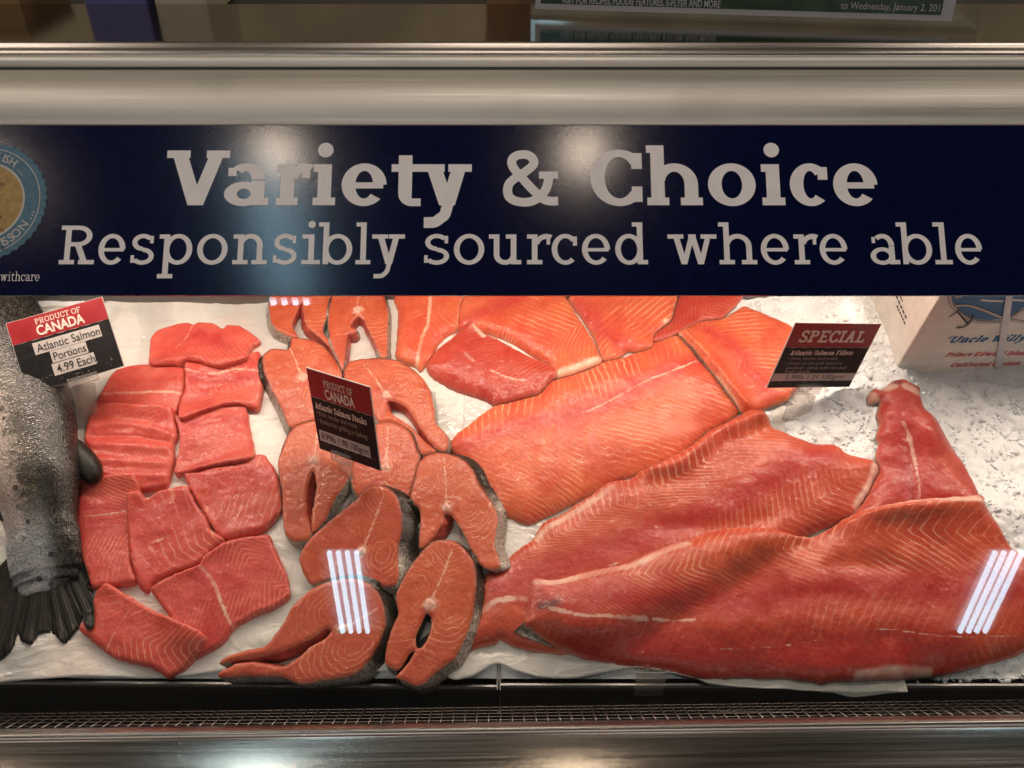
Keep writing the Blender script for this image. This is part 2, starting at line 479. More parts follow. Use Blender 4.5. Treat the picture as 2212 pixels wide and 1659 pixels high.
def brushed(name, col, rough, streak=0.25, bumps=0.06, axis=(3.0, 420.0, 420.0), metal=1.0, aniso=0.0):
    t = NT(name)
    s = t.noise(1.0, 4, vec=t.stretch(axis), rough=0.7); n = t.noise(7, 3)
    c = t.mix(t.map(s, 0.3, 0.7), tuple(x * (1 - streak) for x in col), col)
    c = t.mix(t.map(n, 0.55, 0.75, 0, 0.3), c, tuple(x * 0.6 for x in col))
    sc = t.map(t.noise(1.0, 2, vec=t.stretch((26, 240, 240)), dist=1.2), 0.70, 0.74, 0, 1)
    h = t.math('ADD', s, t.math('MULTIPLY', sc, 0.5))
    sp = t.map(t.voronoi(34), 0.030, 0.055, 1.0, 0.0)
    c = t.mix(t.math('MULTIPLY', sp, 0.6), c, (0.75, 0.73, 0.70))
    c = t.mix(t.math('MULTIPLY', sc, 0.35), c, (0.80, 0.78, 0.74))
    kw = dict(Anisotropic=aniso, Anisotropic_Rotation=0.25, Tangent=t.n('CombineXYZ', {'X': 1.0, 'Y': 0.0, 'Z': 0.0}).outputs[0]) if aniso else {}
    return t.principled(**kw, Base_Color=c, Metallic=metal, Roughness=t.map(s, 0.25, 0.75, rough * 0.8, rough * 1.25), Normal=t.bump(h, bumps, 0.001))
M['steel'] = brushed('brushed_steel', (0.60, 0.55, 0.48), 0.21, aniso=0.8)
M['steel_dark'] = brushed('dull_tray_steel', (0.30, 0.29, 0.28), 0.42)
M['alu'] = brushed('satin_aluminium', (0.68, 0.65, 0.59), 0.50, streak=0.05, bumps=0.02, metal=0.85)
M['polished'] = brushed('polished_counter_steel', (0.46, 0.43, 0.38), 0.12, streak=0.10, bumps=0.015)
M['lip'] = brushed('polished_lip_steel', (0.36, 0.33, 0.30), 0.30, streak=0.12, bumps=0.03)
M['rubber'] = plain('black_gasket', (0.012, 0.012, 0.013), 0.45)
M['darkpanel'] = plain('dark_inner_panel', (0.035, 0.034, 0.036), 0.45)
M['wire'] = plain('grille_wire_steel', (0.14, 0.12, 0.11), 0.4, metal=0.8)

def sign_mat():
    t = NT('sign_vinyl')
    n = t.noise(420, 3, rough=0.6); n2 = t.noise(60, 2)
    return t.principled(Base_Color=t.mix(t.map(n2, .3, .7), (0.0018, 0.0042, 0.034), (0.0024, 0.0055, 0.042)), Roughness=t.map(n, 0.3, 0.7, 0.125, 0.145),
                        Normal=t.bump(n, 0.030, 0.0008), Specular_IOR_Level=0.5)
M['sign'] = sign_mat()
M['letter'] = plain('white_letter_vinyl', (0.93, 0.89, 0.885), 0.55, var=0.03)
M['seal_blue'] = plain('seal_blue', (0.085, 0.19, 0.27), 0.5, var=0.15, vs_=200)
M['seal_gold'] = plain('seal_gold', (0.42, 0.27, 0.10), 0.35, metal=0.25, var=0.15, vs_=200, bump=0.1)
M['seal_pale'] = plain('seal_pale_ring', (0.55, 0.54, 0.50), 0.5)
M['print_dark'] = plain('dark_print', (0.02, 0.018, 0.016), 0.5)
M['card_red'] = plain('card_red', (0.32, 0.010, 0.016), 0.45, var=0.08)
M['card_black'] = plain('card_black', (0.010, 0.009, 0.010), 0.5, var=0.2, vs_=160, Specular_IOR_Level=0.25)
M['card_edge'] = plain('card_white_edge', (0.50, 0.46, 0.44), 0.5)
M['card_strip'] = plain('price_strip', (0.52, 0.47, 0.45), 0.5, var=0.03)
M['card_text'] = plain('card_pale_print', (0.80, 0.66, 0.58), 0.5)
M['card_text_dim'] = plain('card_dim_print', (0.34, 0.27, 0.22), 0.5)
M['green'] = plain('flyer_green', (0.004, 0.045, 0.014), 0.22, var=0.15)
M['white_print'] = plain('flyer_white', (0.42, 0.42, 0.42), 0.4, var=0.03)
M['carton'] = plain('white_carton', (0.74, 0.68, 0.62), 0.7, var=0.06, vs_=60, bump=0.08)
M['print_blue'] = plain('carton_blue_print', (0.020, 0.115, 0.27), 0.6, var=0.12, vs_=120)
M['print_red'] = plain('carton_red_print', (0.50, 0.030, 0.045), 0.6, var=0.12, vs_=120)
M['print_black'] = plain('carton_black_print', (0.022, 0.020, 0.020), 0.6)
M['strap'] = plain('carton_strap', (0.60, 0.56, 0.58), 0.35)
M['bone'] = plain('vertebra', (0.80, 0.46, 0.38), 0.32, var=0.15, vs_=220, bump=0.3, Subsurface_Weight=0.3, Subsurface_Scale=0.004)
M['bone_core'] = plain('vertebra_core', (0.72, 0.27, 0.20), 0.32, var=0.2, vs_=220)
M['blue_box'] = plain('blue_carton', (0.15, 0.14, 0.36), 0.6)
M['cream_box'] = plain('cream_carton', (0.62, 0.56, 0.40), 0.6)
M['brown_box'] = plain('brown_carton', (0.36, 0.20, 0.09), 0.7)
M['yellow_box'] = plain('yellow_carton', (0.34, 0.21, 0.08), 0.6)
M['wall'] = plain('staff_side_wall', (0.60, 0.50, 0.33), 0.7, var=0.25, vs_=5)
M['housing'] = plain('lamp_housing', (0.45, 0.45, 0.45), 0.5)

def emit(name, col, strength):
    t = NT(name)
    e = t.n('Emission', {'Color': col, 'Strength': strength})
    t.t.links.new(e.outputs[0], t.out.inputs[0])
    return t.m
M['tube'] = emit('fluorescent_tube', (0.50, 0.82, 1.0), TUBE_STRENGTH)
M['spot'] = emit('warm_spot_lamp', (1.0, 0.80, 0.62), SPOT_STRENGTH)

def clear(name, refl, tint=(1, 1, 1), rough=0.0, veil=0.0):
    """thin clear sheet: straight-through with a Fresnel-weighted mirror layer"""
    t = NT(name)
    tr = t.n('BsdfTransparent', {'Color': tint}); gl = t.n('BsdfGlossy', {'Color': (1, 1, 1, 1), 'Roughness': rough})
    lw = t.n('LayerWeight', {'Blend': 0.5}).outputs['Facing']
    f = t.math('ADD', t.math('MULTIPLY', t.math('POWER', lw, 5.0), 0.8), refl, clamp=True)
    s = t.n('MixShader', {0: f, 1: tr.outputs[0], 2: gl.outputs[0]})
    if veil:
        df = t.n('BsdfDiffuse', {'Color': (0.8, 0.75, 0.72, 1)})
        s = t.n('MixShader', {0: veil, 1: s.outputs[0], 2: df.outputs[0]})
    t.t.links.new(s.outputs[0], t.out.inputs[0])
    return t.m
M['glass'] = clear('front_glass', 0.045, (0.97, 0.98, 0.97))
M['plastic'] = clear('clear_plastic', 0.06, (0.92, 0.90, 0.88), 0.08, veil=0.16)
M['acrylic'] = clear('clear_acrylic', 0.06, (0.93, 0.95, 0.94), 0.02, veil=0.03)

# ------------------------------------------------------------------ the display case
XL, XR = -1.45, 1.45
def yz(y, z): return (y, CZ + z)

# front rail: lip and sloping steel ledge, turned a touch so its left end is farther away
rail = empty('front_rail', (0, 0.535, CZ - 0.81), 'brushed steel front rail with sloping ledge along the bottom', 'rail')
def turned(o, ang=math.radians(0.9)):
    o.rotation_euler.z = ang
prof = [(0.5500, -0.8190), (0.5480, -0.8125), (0.5440, -0.8085), (0.5370, -0.8035), (0.5350, -0.8025), (0.5325, -0.8025), (0.5303, -0.8040), (0.5290, -0.8065)]
extrude_profile('lip', [yz(*p) for p in prof], XL, XR, M['lip'], rail, smooth=True, nx=3)
extrude_profile('ledge', [yz(*p) for p in [(0.5290, -0.8065), (0.5270, -0.8085), (0.50, -0.8205), (0.44, -0.847), (0.415, -0.868), (0.405, -0.90), (0.405, -1.05)]], XL, XR, M['steel'], rail, smooth=True, nx=3)
turned(rail)

# air-return grille: long wires and cross wires, each one its own part
grille = empty('air_grille', (0, 0.58, CZ - 0.83), 'wire mesh air return grille between steel rail and fish tray', 'grille')
GA, GB = np.array([0.546, CZ - 0.8130]), np.array([0.592, CZ - 0.8520])
for k in range(6):
    p = GA + (GB - GA) * k / 5
    m = MB(); m.tube([(XL, p[0], p[1]), (XR, p[0], p[1])], 0.0007, 6); m.build('long_wire', M['wire'], grille, smooth=True)
cw = None
mid = np.array([0, *((GA + GB) / 2)])
for k in range(int((XR - XL) / 0.0125)):
    x = XL + 0.0125 * k
    if abs(x) > 0.80: continue
    if cw is None:
        m = MB()
        m.tube([(x, GA[0], GA[1] + 0.0012), (x, GB[0], GB[1] + 0.0012)], 0.0008, 6); cw = m.build('cross_wire', M['wire'], grille, smooth=True, origin=(x, mid[1], mid[2]))
    else:
        c = cw.copy(); COL.objects.link(c); c.parent = grille
        c.location = (x, mid[1] - grille.location[1], mid[2] - grille.location[2])
turned(grille)
extrude_profile('grille_well', [yz(0.548, -0.820), yz(0.560, -0.96), yz(0.66, -0.96)], XL, XR, M['darkpanel'], None)
tag(bpy.data.objects['grille_well'], 'dark steel well below the wire mesh grille', 'well')

# two shallow steel pans that hold the ice
def pan(x0, x1, zl, yr, label):
    r = empty('steel_pan', ((x0 + x1) / 2, 0.63, CZ - 0.9), label, 'pan', 'steel pans holding the ice')
    # front wall with rolled lip
    V = []; Fc = []
    prof = [(0.6275, -0.8620), (0.6260, -0.8535), (0.6240, -0.8520), (0.6215, -0.8522), (0.6197, -0.8545), (0.6190, -0.8590), (0.6190, -0.9300)]
    for x, dy, dz in ((x0, zl[0], yr[0]), (x1, zl[1], yr[1])):
        for y, z in prof: V.append((x, y + dy, CZ + z + dz))
    m = len(prof)
    for j in range(m - 1): Fc.append((j, m + j, m + j + 1, j + 1))
    mesh_obj('front_wall', V, Fc, M['steel_dark'], r, smooth=False)
    Vb, Fb = box_pts((( x0 + x1) / 2, 0.90, CZ - 0.86 + 0.055), ((x1 - x0) / 2, 0, 0), ES * 0.285, NB * 0.003)
    mesh_obj('pan_floor', Vb, Fb, M['steel_dark'], r, smooth=False)
    for x in (x0, x1):
        Vs, Fs = box_pts((x, 0.90, CZ - 0.80), (0.0008, 0, 0), ES * 0.285, NB * 0.045)
        mesh_obj('side_wall', Vs, Fs, M['steel_dark'], r, smooth=False)
    return r
pan(-0.86, -0.0165, (0.004, 0.000), (0.004, -0.004), 'dark steel pan under the portions and steaks, left of the seam')
pan(-0.0135, 0.86, (0.0, 0.0), (-0.001, -0.002), 'dark steel pan under the big fillets, right of the seam')

# back of the well
bw = empty('case_back', (0, 1.17, CZ - 0.66), 'dark back panel of the display case behind the ice', 'case back')
extrude_profile('panel', [yz(1.165, -0.70), yz(1.165, -0.30)], XL, XR, M['darkpanel'], bw)
extrude_profile('steel_ledge', [yz(1.150, -0.662), yz(1.150, -0.640), yz(1.154, -0.637), yz(1.164, -0.637)], XL, XR, M['steel_dark'], bw)

# strip lamp under the counter
lampbar = empty('strip_lamp', CASE_LAMP['loc'], 'warm strip lamp hidden behind the blue sign above the fish', 'lamp')
m = MB(); m.box((0, 0.998, CZ - 0.382), (1.2, 0, 0), (0, 0.020, 0), (0, 0, 0.007)); m.build('housing', M['housing'], lampbar)
L = area_lamp('lamp_glow', CASE_LAMP['loc'], CASE_LAMP['aim'], 2.3, 0.035, CASE_LAMP['power'], CASE_LAMP['color'])

for k, p in enumerate(BACK_FILL):
    area_lamp('back_fill_lamp', p, (0, 0.6, CZ - 0.6), 2.4, 1.2, BACK_FILL_POWER, (1.0, 0.84, 0.76))

for k, p in enumerate(TOP_FILL):
    area_lamp('top_fill_lamp', p, (p[0] * 0.2, 0.9, CZ - 0.5), 1.2, 0.6, TOP_FILL_POWER, (1.0, 0.86, 0.74))

# ceiling lights seen as reflections in the glass
for cx, y0, y1, side in TROFFERS:
    lab = {'left': 'four-tube ceiling light mirrored in the glass over the steaks', 'right': 'four-tube ceiling light mirrored in the glass over the right fillet',
           'middle': 'four-tube ceiling light mirrored at the lower edge of the blue sign'}[side]
    r = empty('ceiling_light', (cx, (y0 + y1) / 2, TROFFER_Z), lab, 'ceiling light', 'ceiling lights mirrored in the glass')
    m = MB(); m.box((cx, (y0 + y1) / 2, TROFFER_Z + 0.06), (0.27, 0, 0), (0, abs(y1 - y0) / 2 + 0.02, 0), (0, 0, 0.03)); m.build('housing', M['housing'], r)
    for k in range(4):
        x = cx + (k - 1.5) * 0.088
        m = MB(); m.tube([(x, y0, TROFFER_Z), (x, y1, TROFFER_Z)], 0.025, 8); m.build('tube', M['tube'], r, smooth=True)
for (x, y, z), lab in zip(SPOTS, ('round warm ceiling lamp mirrored in the sign above the word Variety', 'round warm ceiling lamp mirrored in the sign beside the ampersand', 'round warm ceiling lamp mirrored at the far left of the rail')):
    r = empty('spot_lamp', (x, y, z), lab, 'ceiling lamp', 'warm round ceiling lamps')
    m = MB(); m.tube([(x, y, z + 0.20), (x, y, z + 0.004)], [0.10, 0.13], 20); m.build('housing', M['housing'], r)
    m = MB(); m.tube([(x, y, z + 0.003), (x, y, z)], 0.11, 20); m.build('lens', M['spot'], r)

# front glass
GN = np.array([0, -math.sin(math.pi / 4), math.cos(math.pi / 4)])
GU = np.array([0, math.cos(math.pi / 4), math.sin(math.pi / 4)])
GP = np.array([0, 0.545, CZ - 0.800])
Vg, Fg = box_pts(GP + GU * (0.004 + 0.33) - GN * 0.003, (1.42, 0, 0), GU * 0.33, GN * 0.003)
g = mesh_obj('front_glass', Vg, Fg, M['glass'], None, smooth=False)
tag(g, 'sloping clear glass front of the fish display case', 'glass')

# aluminium head rail and counter top
head = empty('head_rail', (0, 1.04, CZ - 0.31), 'satin aluminium rounded head rail above the blue sign', 'rail')
pr = []
c = np.array([(1.0015, -0.3365), (1.0050, -0.3285), (1.0120, -0.3195), (1.0220, -0.3115), (1.0350, -0.3050), (1.0500, -0.3003), (1.0660, -0.2978), (1.0830, -0.2968)])
extrude_profile('bullnose', [yz(1.012, -0.3430)] + [yz(1.0030, -0.3400)] + [yz(*p) for p in catmull(c, 5, closed=False)] + [yz(1.0850, -0.2985), yz(1.0850, -0.309)], XL, XR, M['alu'], head, smooth=True, nx=3)
extrude_profile('gasket', [yz(1.0850, -0.3040), yz(1.0905, -0.3000), yz(1.0925, -0.3040), yz(1.0950, -0.2985), yz(1.0990, -0.2975), yz(1.1015, -0.3040)], XL, XR, M['rubber'], head, nx=3)
extrude_profile('trim_strip', [yz(1.1015, -0.3010), yz(1.1018, -0.2945), yz(1.1035, -0.2915), yz(1.1085, -0.2885), yz(1.1112, -0.2880), yz(1.1122, -0.2905)], XL, XR, M['alu'], head, smooth=True, nx=3)
ctop = empty('counter_top', (0, 1.23, CZ - 0.277), 'polished steel counter top above the aluminium rail', 'counter')
cl = catmull(np.array([(1.1122, -0.2900), (1.1135, -0.2865), (1.1175, -0.2835), (1.1230, -0.2815), (1.1275, -0.2790), (1.1310, -0.2770), (1.1350, -0.2765)]), 4, closed=False)
extrude_profile('front_lip', [yz(*p) for p in cl], XL, XR, M['lip'], ctop, smooth=True, nx=3)
extrude_profile('top_plate', [yz(1.1350, -0.2766), yz(1.346, -0.2766), yz(1.347, -0.30), yz(1.347, -0.40)], XL, XR, M['polished'], ctop, nx=3)
extrude_profile('under_panel', [yz(1.02, -0.345), yz(1.07, -0.372), yz(1.165, -0.372), yz(1.165, -0.330)], XL, XR, M['darkpanel'], ctop, nx=2)

# things on the staff side, seen as a sliver and mirrored in the counter top
def carton(name, x0, x1, y, h, mat, label):
    V, Fc = box_pts(((x0 + x1) / 2, y + 0.08, CZ - 0.32 + h / 2), ((x1 - x0) / 2, 0, 0), (0, 0.08, 0), (0, 0, h / 2))
    r = empty(name, ((x0 + x1) / 2, y + 0.08, CZ - 0.32), label, 'carton')
    mesh_obj('carton_body', V, Fc, mat, r, smooth=False)
    V, Fc = box_pts(((x0 + x1) / 2, y + 0.08, CZ - 0.32 + h + 0.002), ((x1 - x0) / 2 + 0.003, 0, 0), (0, 0.083, 0), (0, 0, 0.006))
    mesh_obj('carton_lid', V, Fc, mat, r, smooth=False)
shelf = extrude_profile('staff_shelf', [yz(1.348, -0.325), yz(1.80, -0.325), yz(1.80, -0.345)], XL, XR, M['darkpanel'], None)
tag(shelf, 'dark work shelf behind the polished counter', 'shelf')
bwall = extrude_profile('back_wall', [yz(1.86, -0.8), yz(1.86, 0.9)], -2.2, 2.2, M['wall'], None)
tag(bwall, kind='structure')
carton('blue_carton', -0.66, -0.565, 1.45, 0.20, M['blue_box'], 'blue carton mirrored in the counter top at upper left')
carton('cream_carton', -0.555, -0.475, 1.46, 0.24, M['cream_box'], 'cream carton beside the blue one behind the counter')
carton('brown_carton', -0.04, 0.03, 1.47, 0.13, M['brown_box'], 'small brown carton behind the middle of the counter')
carton('yellow_carton', -0.80, -0.735, 1.40, 0.10, M['yellow_box'], 'yellow carton at the far upper left behind the counter')

# ------------------------------------------------------------------ slab-serif lettering
def bar(x0, y0, x1, y1): return [[(x0, y0), (x1, y0), (x1, y1), (x0, y1)]]
def arc(cx, cy, rx, ry, a0, a1, tx, ty, n=26):
    out = []; ix, iy = max(rx - tx, 1e-4), max(ry - ty, 1e-4)
    n = max(4, int(n * abs(a1 - a0) / 360) + 2)
    A = [math.radians(a0 + (a1 - a0) * i / n) for i in range(n + 1)]
    for a, b in zip(A[:-1], A[1:]):
        out.append([(cx + rx * math.cos(a), cy + ry * math.sin(a)), (cx + rx * math.cos(b), cy + ry * math.sin(b)),
                    (cx + ix * math.cos(b), cy + iy * math.sin(b)), (cx + ix * math.cos(a), cy + iy * math.sin(a))])
    return out
def disc(cx, cy, r, n=20):
    return [[(cx + r * math.cos(2 * math.pi * i / n), cy + r * math.sin(2 * math.pi * i / n)) for i in range(n)]]
def stroke(x0, y0, x1, y1, w):
    """slanted stroke with horizontal ends, w measured along x"""
    return [[(x0 - w / 2, y0), (x0 + w / 2, y0), (x1 + w / 2, y1), (x1 - w / 2, y1)]]
def ribbon(P, w, n=6):
    Q = catmull(np.array(P, float), n, closed=False)
    T = np.gradient(Q, axis=0); T /= np.linalg.norm(T, axis=1)[:, None]
    Nn = np.stack([-T[:, 1], T[:, 0]], -1) * w / 2
    return [[tuple(Q[i] + Nn[i]), tuple(Q[i] - Nn[i]), tuple(Q[i + 1] - Nn[i + 1]), tuple(Q[i + 1] + Nn[i + 1])] for i in range(len(Q) - 1)]

def glyph(c, w, P):
    xh, cap, asc, desc, s, t, o = P['xh'], P['cap'], P['asc'], P['desc'], P['s'], P['t'], P['o']
    def bowl_r(lo, hi):      # ring whose left side sits on the stem at o
        rx = (w - o) / 2; return arc(w - rx, (lo + hi) / 2, rx, (hi - lo) / 2, 0, 360, s, t)
    ov = t * 0.12
    if c == 'o': return arc(w / 2, xh / 2, w / 2, xh / 2 + ov, 0, 360, s, t, 34)
    if c == 'O': return arc(w / 2, cap / 2, w / 2, cap / 2 + ov, 0, 360, s, t, 34)
    if c == 'e': return arc(w / 2, xh / 2, w / 2, xh / 2 + ov, 0, 318, s, t, 34) + bar(s * 0.6, xh * 0.5 - t * 0.5, w - s * 0.25, xh * 0.5 + t * 0.30)
    if c == 'c': return arc(w * 0.54, xh / 2, w * 0.54, xh / 2 + ov, 42, 312, s, t, 34) + bar(w - s * 0.72, xh * 0.62, w, xh * 0.93)
    if c == 'C': return arc(w * 0.56, cap / 2, w * 0.56, cap / 2 + ov, 40, 320, s * 1.05, t, 34) + bar(w - s * 0.78, cap * 0.66, w, cap * 0.95) + bar(w - s * 0.78, cap * 0.06, w, cap * 0.34)
    if c == 'G': return glyph('C', w, P) + bar(w - s, 0.1 * cap, w, 0.45 * cap) + bar(w * .6, .38 * cap, w, .38 * cap + t)
    if c in 'ilI' or c == '1':
        H = {'i': xh, 'l': asc, 'I': cap, '1': cap}[c]
        x0 = (w - s) / 2
        out = bar(x0, 0, x0 + s, H) + bar(0, 0, w, t) + bar(0, H - t, w if c == 'I' else x0 + s, H)
        if c == 'i': out += disc(x0 + s * 0.5, P['dot'], P['dr'])
        return out
    if c in 'nh':
        H = xh if c == 'n' else asc
        rx = (w - 2 * o) / 2; ry = min(rx * 0.95, xh * 0.62)
        return (bar(o, 0, o + s, H) + bar(0, H - t, o + s, H) + bar(0, 0, 2 * o + s, t) + arc(w / 2, xh - ry + ov, rx, ry, 0, 165, s, t * 1.1, 34)
                + bar(w - o - s, 0, w - o, xh - ry + ov) + bar(w - 2 * o - s, 0, w, t))
    if c == 'm':
        q = (w - 2 * o - s) / 2; out = bar(o, 0, o + s, xh) + bar(0, xh - t, o + s, xh) + bar(0, 0, 2 * o + s, t)
        for k in range(2):
            a = o + q * k; rx = (q + s) / 2; ry = min(rx, xh * 0.6)
            out += arc(a + rx, xh - ry + ov, rx, ry, 0, 165, s, t * 1.1, 34) + bar(a + q, 0, a + q + s, xh - ry + ov) + bar(a + q - o * .7, 0, a + q + s + o * .7, t)
        return out
    if c in 'uU':
        H = xh if c == 'u' else cap
        rx = (w - 2 * o) / 2; ry = min(rx * 0.95, H * 0.6)
        out = bar(o, ry - ov, o + s, H) + bar(0, H - t, o + s + (o if c == 'U' else 0), H) + arc(w / 2, ry - ov, rx, ry, 180, 360 if c == 'U' else 345, s, t * 1.1, 34)
        out += bar(w - o - s, ry - ov if c == 'U' else 0, w - o, H) + bar(w - 2 * o - s, H - t, w - o + (o if c == 'U' else 0), H)
        if c == 'u': out += bar(w - o - s, 0, w, t)
        return out
    if c == 'r':
        r = (w - o - s * 0.35)
        return (bar(o, 0, o + s, xh) + bar(0, xh - t, o + s, xh) + bar(0, 0, 2 * o + s, t)
                + arc(o + s * 0.35 + r * 0.78, xh - r * 0.78 + ov, r * 0.78, r * 0.78, 62, 168, s * 0.9, t * 1.2) + bar(w - s * 0.62, xh * 0.66, w, xh + ov * 0.5))
    if c == 'a':
        wb = w - o; ry = xh * 0.40
        return (bar(wb - s, 0, wb, xh - ry) + bar(wb - s, 0, w, t) + arc(wb * 0.52, xh - ry + ov, wb * 0.48, ry, 0, 132, s, t * 1.05, 34)
                + bar(wb * 0.08, xh * 0.71, wb * 0.08 + s * 0.62, xh * 0.91)
                + arc(wb * 0.49, xh * 0.275, wb * 0.49, xh * 0.275 + ov, 0, 360, s * .95, t * 0.92, 34))
    if c == 's' or c == 'S':
        H = xh if c == 's' else cap
        ry = (H + t) / 4
        return (arc(w / 2, H - ry + ov, w / 2 * 0.94, ry, 30, 270, s * 0.9, t, 34) + arc(w / 2, ry - ov, w / 2, ry, -150, 90, s * 0.9, t, 34)
                + bar(w * 0.95 - s * 0.62, H * 0.70, w * 0.95, H * 0.95) + bar(0, H * 0.05, s * 0.62, H * 0.30))
    if c == 'b': return bar(o, 0, o + s, asc) + bar(0, asc - t, o + s, asc) + bowl_r(-ov, xh + ov)
    if c == 'p': return bar(o, -desc, o + s, xh) + bar(0, xh - t, o + s, xh) + bar(0, -desc, 2 * o + s, -desc + t) + bowl_r(-ov, xh + ov)
    if c == 'd':
        rx = (w - o) / 2
        return bar(w - o - s, 0, w - o, asc) + bar(w - 2 * o - s, asc - t, w - o, asc) + bar(w - o - s, 0, w, t) + arc(rx, xh / 2, rx, xh / 2 + ov, 0, 360, s, t, 34)
    if c == 't':
        x0 = w * 0.24; r = (w - x0) * 0.60
        return bar(0, xh - t, w, xh) + bar(x0, r - ov, x0 + s, xh * 1.22) + arc(x0 + r, r - ov, r, r, 180, 285, s, t, 30) + bar(x0 + r * 0.9, -ov, w, t - ov)
    if c == 'f':
        x0 = w * 0.22
        return bar(0, xh - t, w, xh) + bar(x0, 0, x0 + s, asc - w * .3) + bar(0, 0, x0 + s + o, t) + arc(x0 + w * .42, asc - w * .42, w * .42, w * .42, 50, 180, s, t)
    if c in 'vVwWy':
        H = cap if c in 'VW' else xh
        d = s * 1.12
        sl = 2 * o + d
        if c in 'vV':
            m_ = w / 2
            return stroke(o + d / 2, H, m_ - d * 0.02, 0, d) + stroke(w - o - d / 2, H, m_ + d * 0.02, 0, d * 0.95) + bar(0, H - t, sl, H) + bar(w - sl, H - t, w, H)
        if c in 'wW':
            q = (w - 2 * o - d)
            x = [o + d / 2 + q * k / 4 for k in range(5)]
            return (stroke(x[0], H, x[1], 0, d * .95) + stroke(x[2], H, x[1], 0, d * .85) + stroke(x[2], H, x[3], 0, d * .95) + stroke(x[4], H, x[3], 0, d * .85)
                    + bar(0, H - t, sl, H) + bar(w - sl, H - t, w, H) + bar(x[2] - d * .6, H - t, x[2] + d * .6, H))
        m_ = w * 0.53
        xb = m_ - (w - o - d / 2 - m_) * (desc - t) / H * 0.75
        xt = w - o - d / 2; k_ = (xt - m_) / H
        return (stroke(o + d / 2, H, m_ - d * .05, 0, d) + stroke(xt, H, m_, 0, d * .95) + bar(0, H - t, sl, H) + bar(w - sl, H - t, w, H)
                + ribbon([(m_ + k_ * H * .25, H * .25), (m_, 0), (m_ - k_ * desc * .45, -desc * .45), (m_ - k_ * desc * .9 - w * .04, -desc + t * 1.0), (m_ - k_ * desc - w * .13, -desc + t * .55), (w * .07, -desc + t * .5)], t * 1.02 if s < t * 1.4 else s * .82))
    if c in 'RPB':
        ry = cap * 0.27
        out = bar(o, 0, o + s, cap) + bar(0, cap - t, w * 0.5, cap) + bar(0, 0, 2 * o + s, t) + bar(o, cap - 2 * ry, w * 0.5, cap - 2 * ry + t)
        out += arc(w * 0.5, cap - ry, w * (0.40 if c == 'R' else 0.46), ry, -90, 90, s, t)
        if c == 'R': out += stroke(w * 0.50, cap - 2 * ry + t * .5, w - o - s * 0.75, 0, s * 1.15) + bar(w - 2 * o - s * 1.1, 0, w, t)
        return out
    if c == 'D': return bar(o, 0, o + s, cap) + bar(0, cap - t, w * .5, cap) + bar(0, 0, w * .5, t) + arc(w * .5, cap / 2, w * .5, cap / 2, -90, 90, s, t)
    if c == 'T': return bar((w - s) / 2, 0, (w + s) / 2, cap) + bar(0, cap - t, w, cap) + bar((w - s) / 2 - o, 0, (w + s) / 2 + o, t) + bar(0, cap * .76, s * .6, cap) + bar(w - s * .6, cap * .76, w, cap)
    if c in 'EFL':
        out = bar(o, 0, o + s, cap) + bar(0, 0, w if c != 'F' else 2 * o + s, t)
        if c in 'EF': out += bar(0, cap - t, w, cap) + bar(o, cap * .5 - t / 2, w * .75, cap * .5 + t / 2) + bar(w - s * .6, cap * .74, w, cap)
        else: out += bar(0, cap - t, 2 * o + s, cap)
        if c in 'EL': out += bar(w - s * .6, 0, w, cap * .28)
        return out
    if c == 'A':
        return stroke(w * .5, cap, o + s * .4, 0, s) + stroke(w * .5, cap, w - o - s * .4, 0, s * 1.1) + bar(w * .28, cap * .3, w * .72, cap * .3 + t) + bar(0, 0, 2 * o + s * .8, t) + bar(w - 2 * o - s * .8, 0, w, t)
    if c == 'k':
        return bar(o, 0, o + s, asc) + bar(0, asc - t, o + s, asc) + bar(0, 0, 2 * o + s, t) + stroke(o + s * .8, xh * .42, w - s * .6, xh, s) + stroke(w * .42, xh * .52, w - s * .6, 0, s * 1.1) + bar(w * .6, xh - t, w, xh) + bar(w * .62, 0, w, t)
    if c == 'N': return bar(o, 0, o + s * .8, cap) + bar(w - o - s * .8, 0, w - o, cap) + stroke(o + s * .5, cap, w - o - s * .5, 0, s * 1.1)
    if c in "'\u2019,": 
        y = asc * .72 if c != ',' else -t
        return disc(w / 2, y + t, w * .45, 10) + stroke(w * .55, y + t, w * .25, y - t * .9, w * .5)
    if c == '\u201c':
        return disc(w * .25, asc * .72, w * .22, 10) + disc(w * .75, asc * .72, w * .22, 10) + stroke(w * .2, asc * .72, w * .35, asc * 1.0, w * .2) + stroke(w * .7, asc * .72, w * .85, asc * 1.0, w * .2)
    if c == '&':
        pts = [(782, 560), (775, 650), (735, 760), (650, 862), (540, 918), (430, 925), (320, 898), (255, 840), (238, 750), (262, 662), (330, 592), (430, 525), (540, 440), (590, 370),
               (570, 300), (510, 255), (440, 246), (360, 262), (305, 310), (295, 375), (325, 450), (400, 545), (520, 690), (640, 820), (720, 886), (800, 910), (905, 910)]
        k = cap * 1.02 / (985 - 190)
        q = [((x - 163) * w / 745, (968 - y) * k) for x, y in pts]
        return ribbon(q, 122 * k) + bar((655 - 163) * w / 745, (968 - 592) * k, w, (968 - 490) * k)
    return []
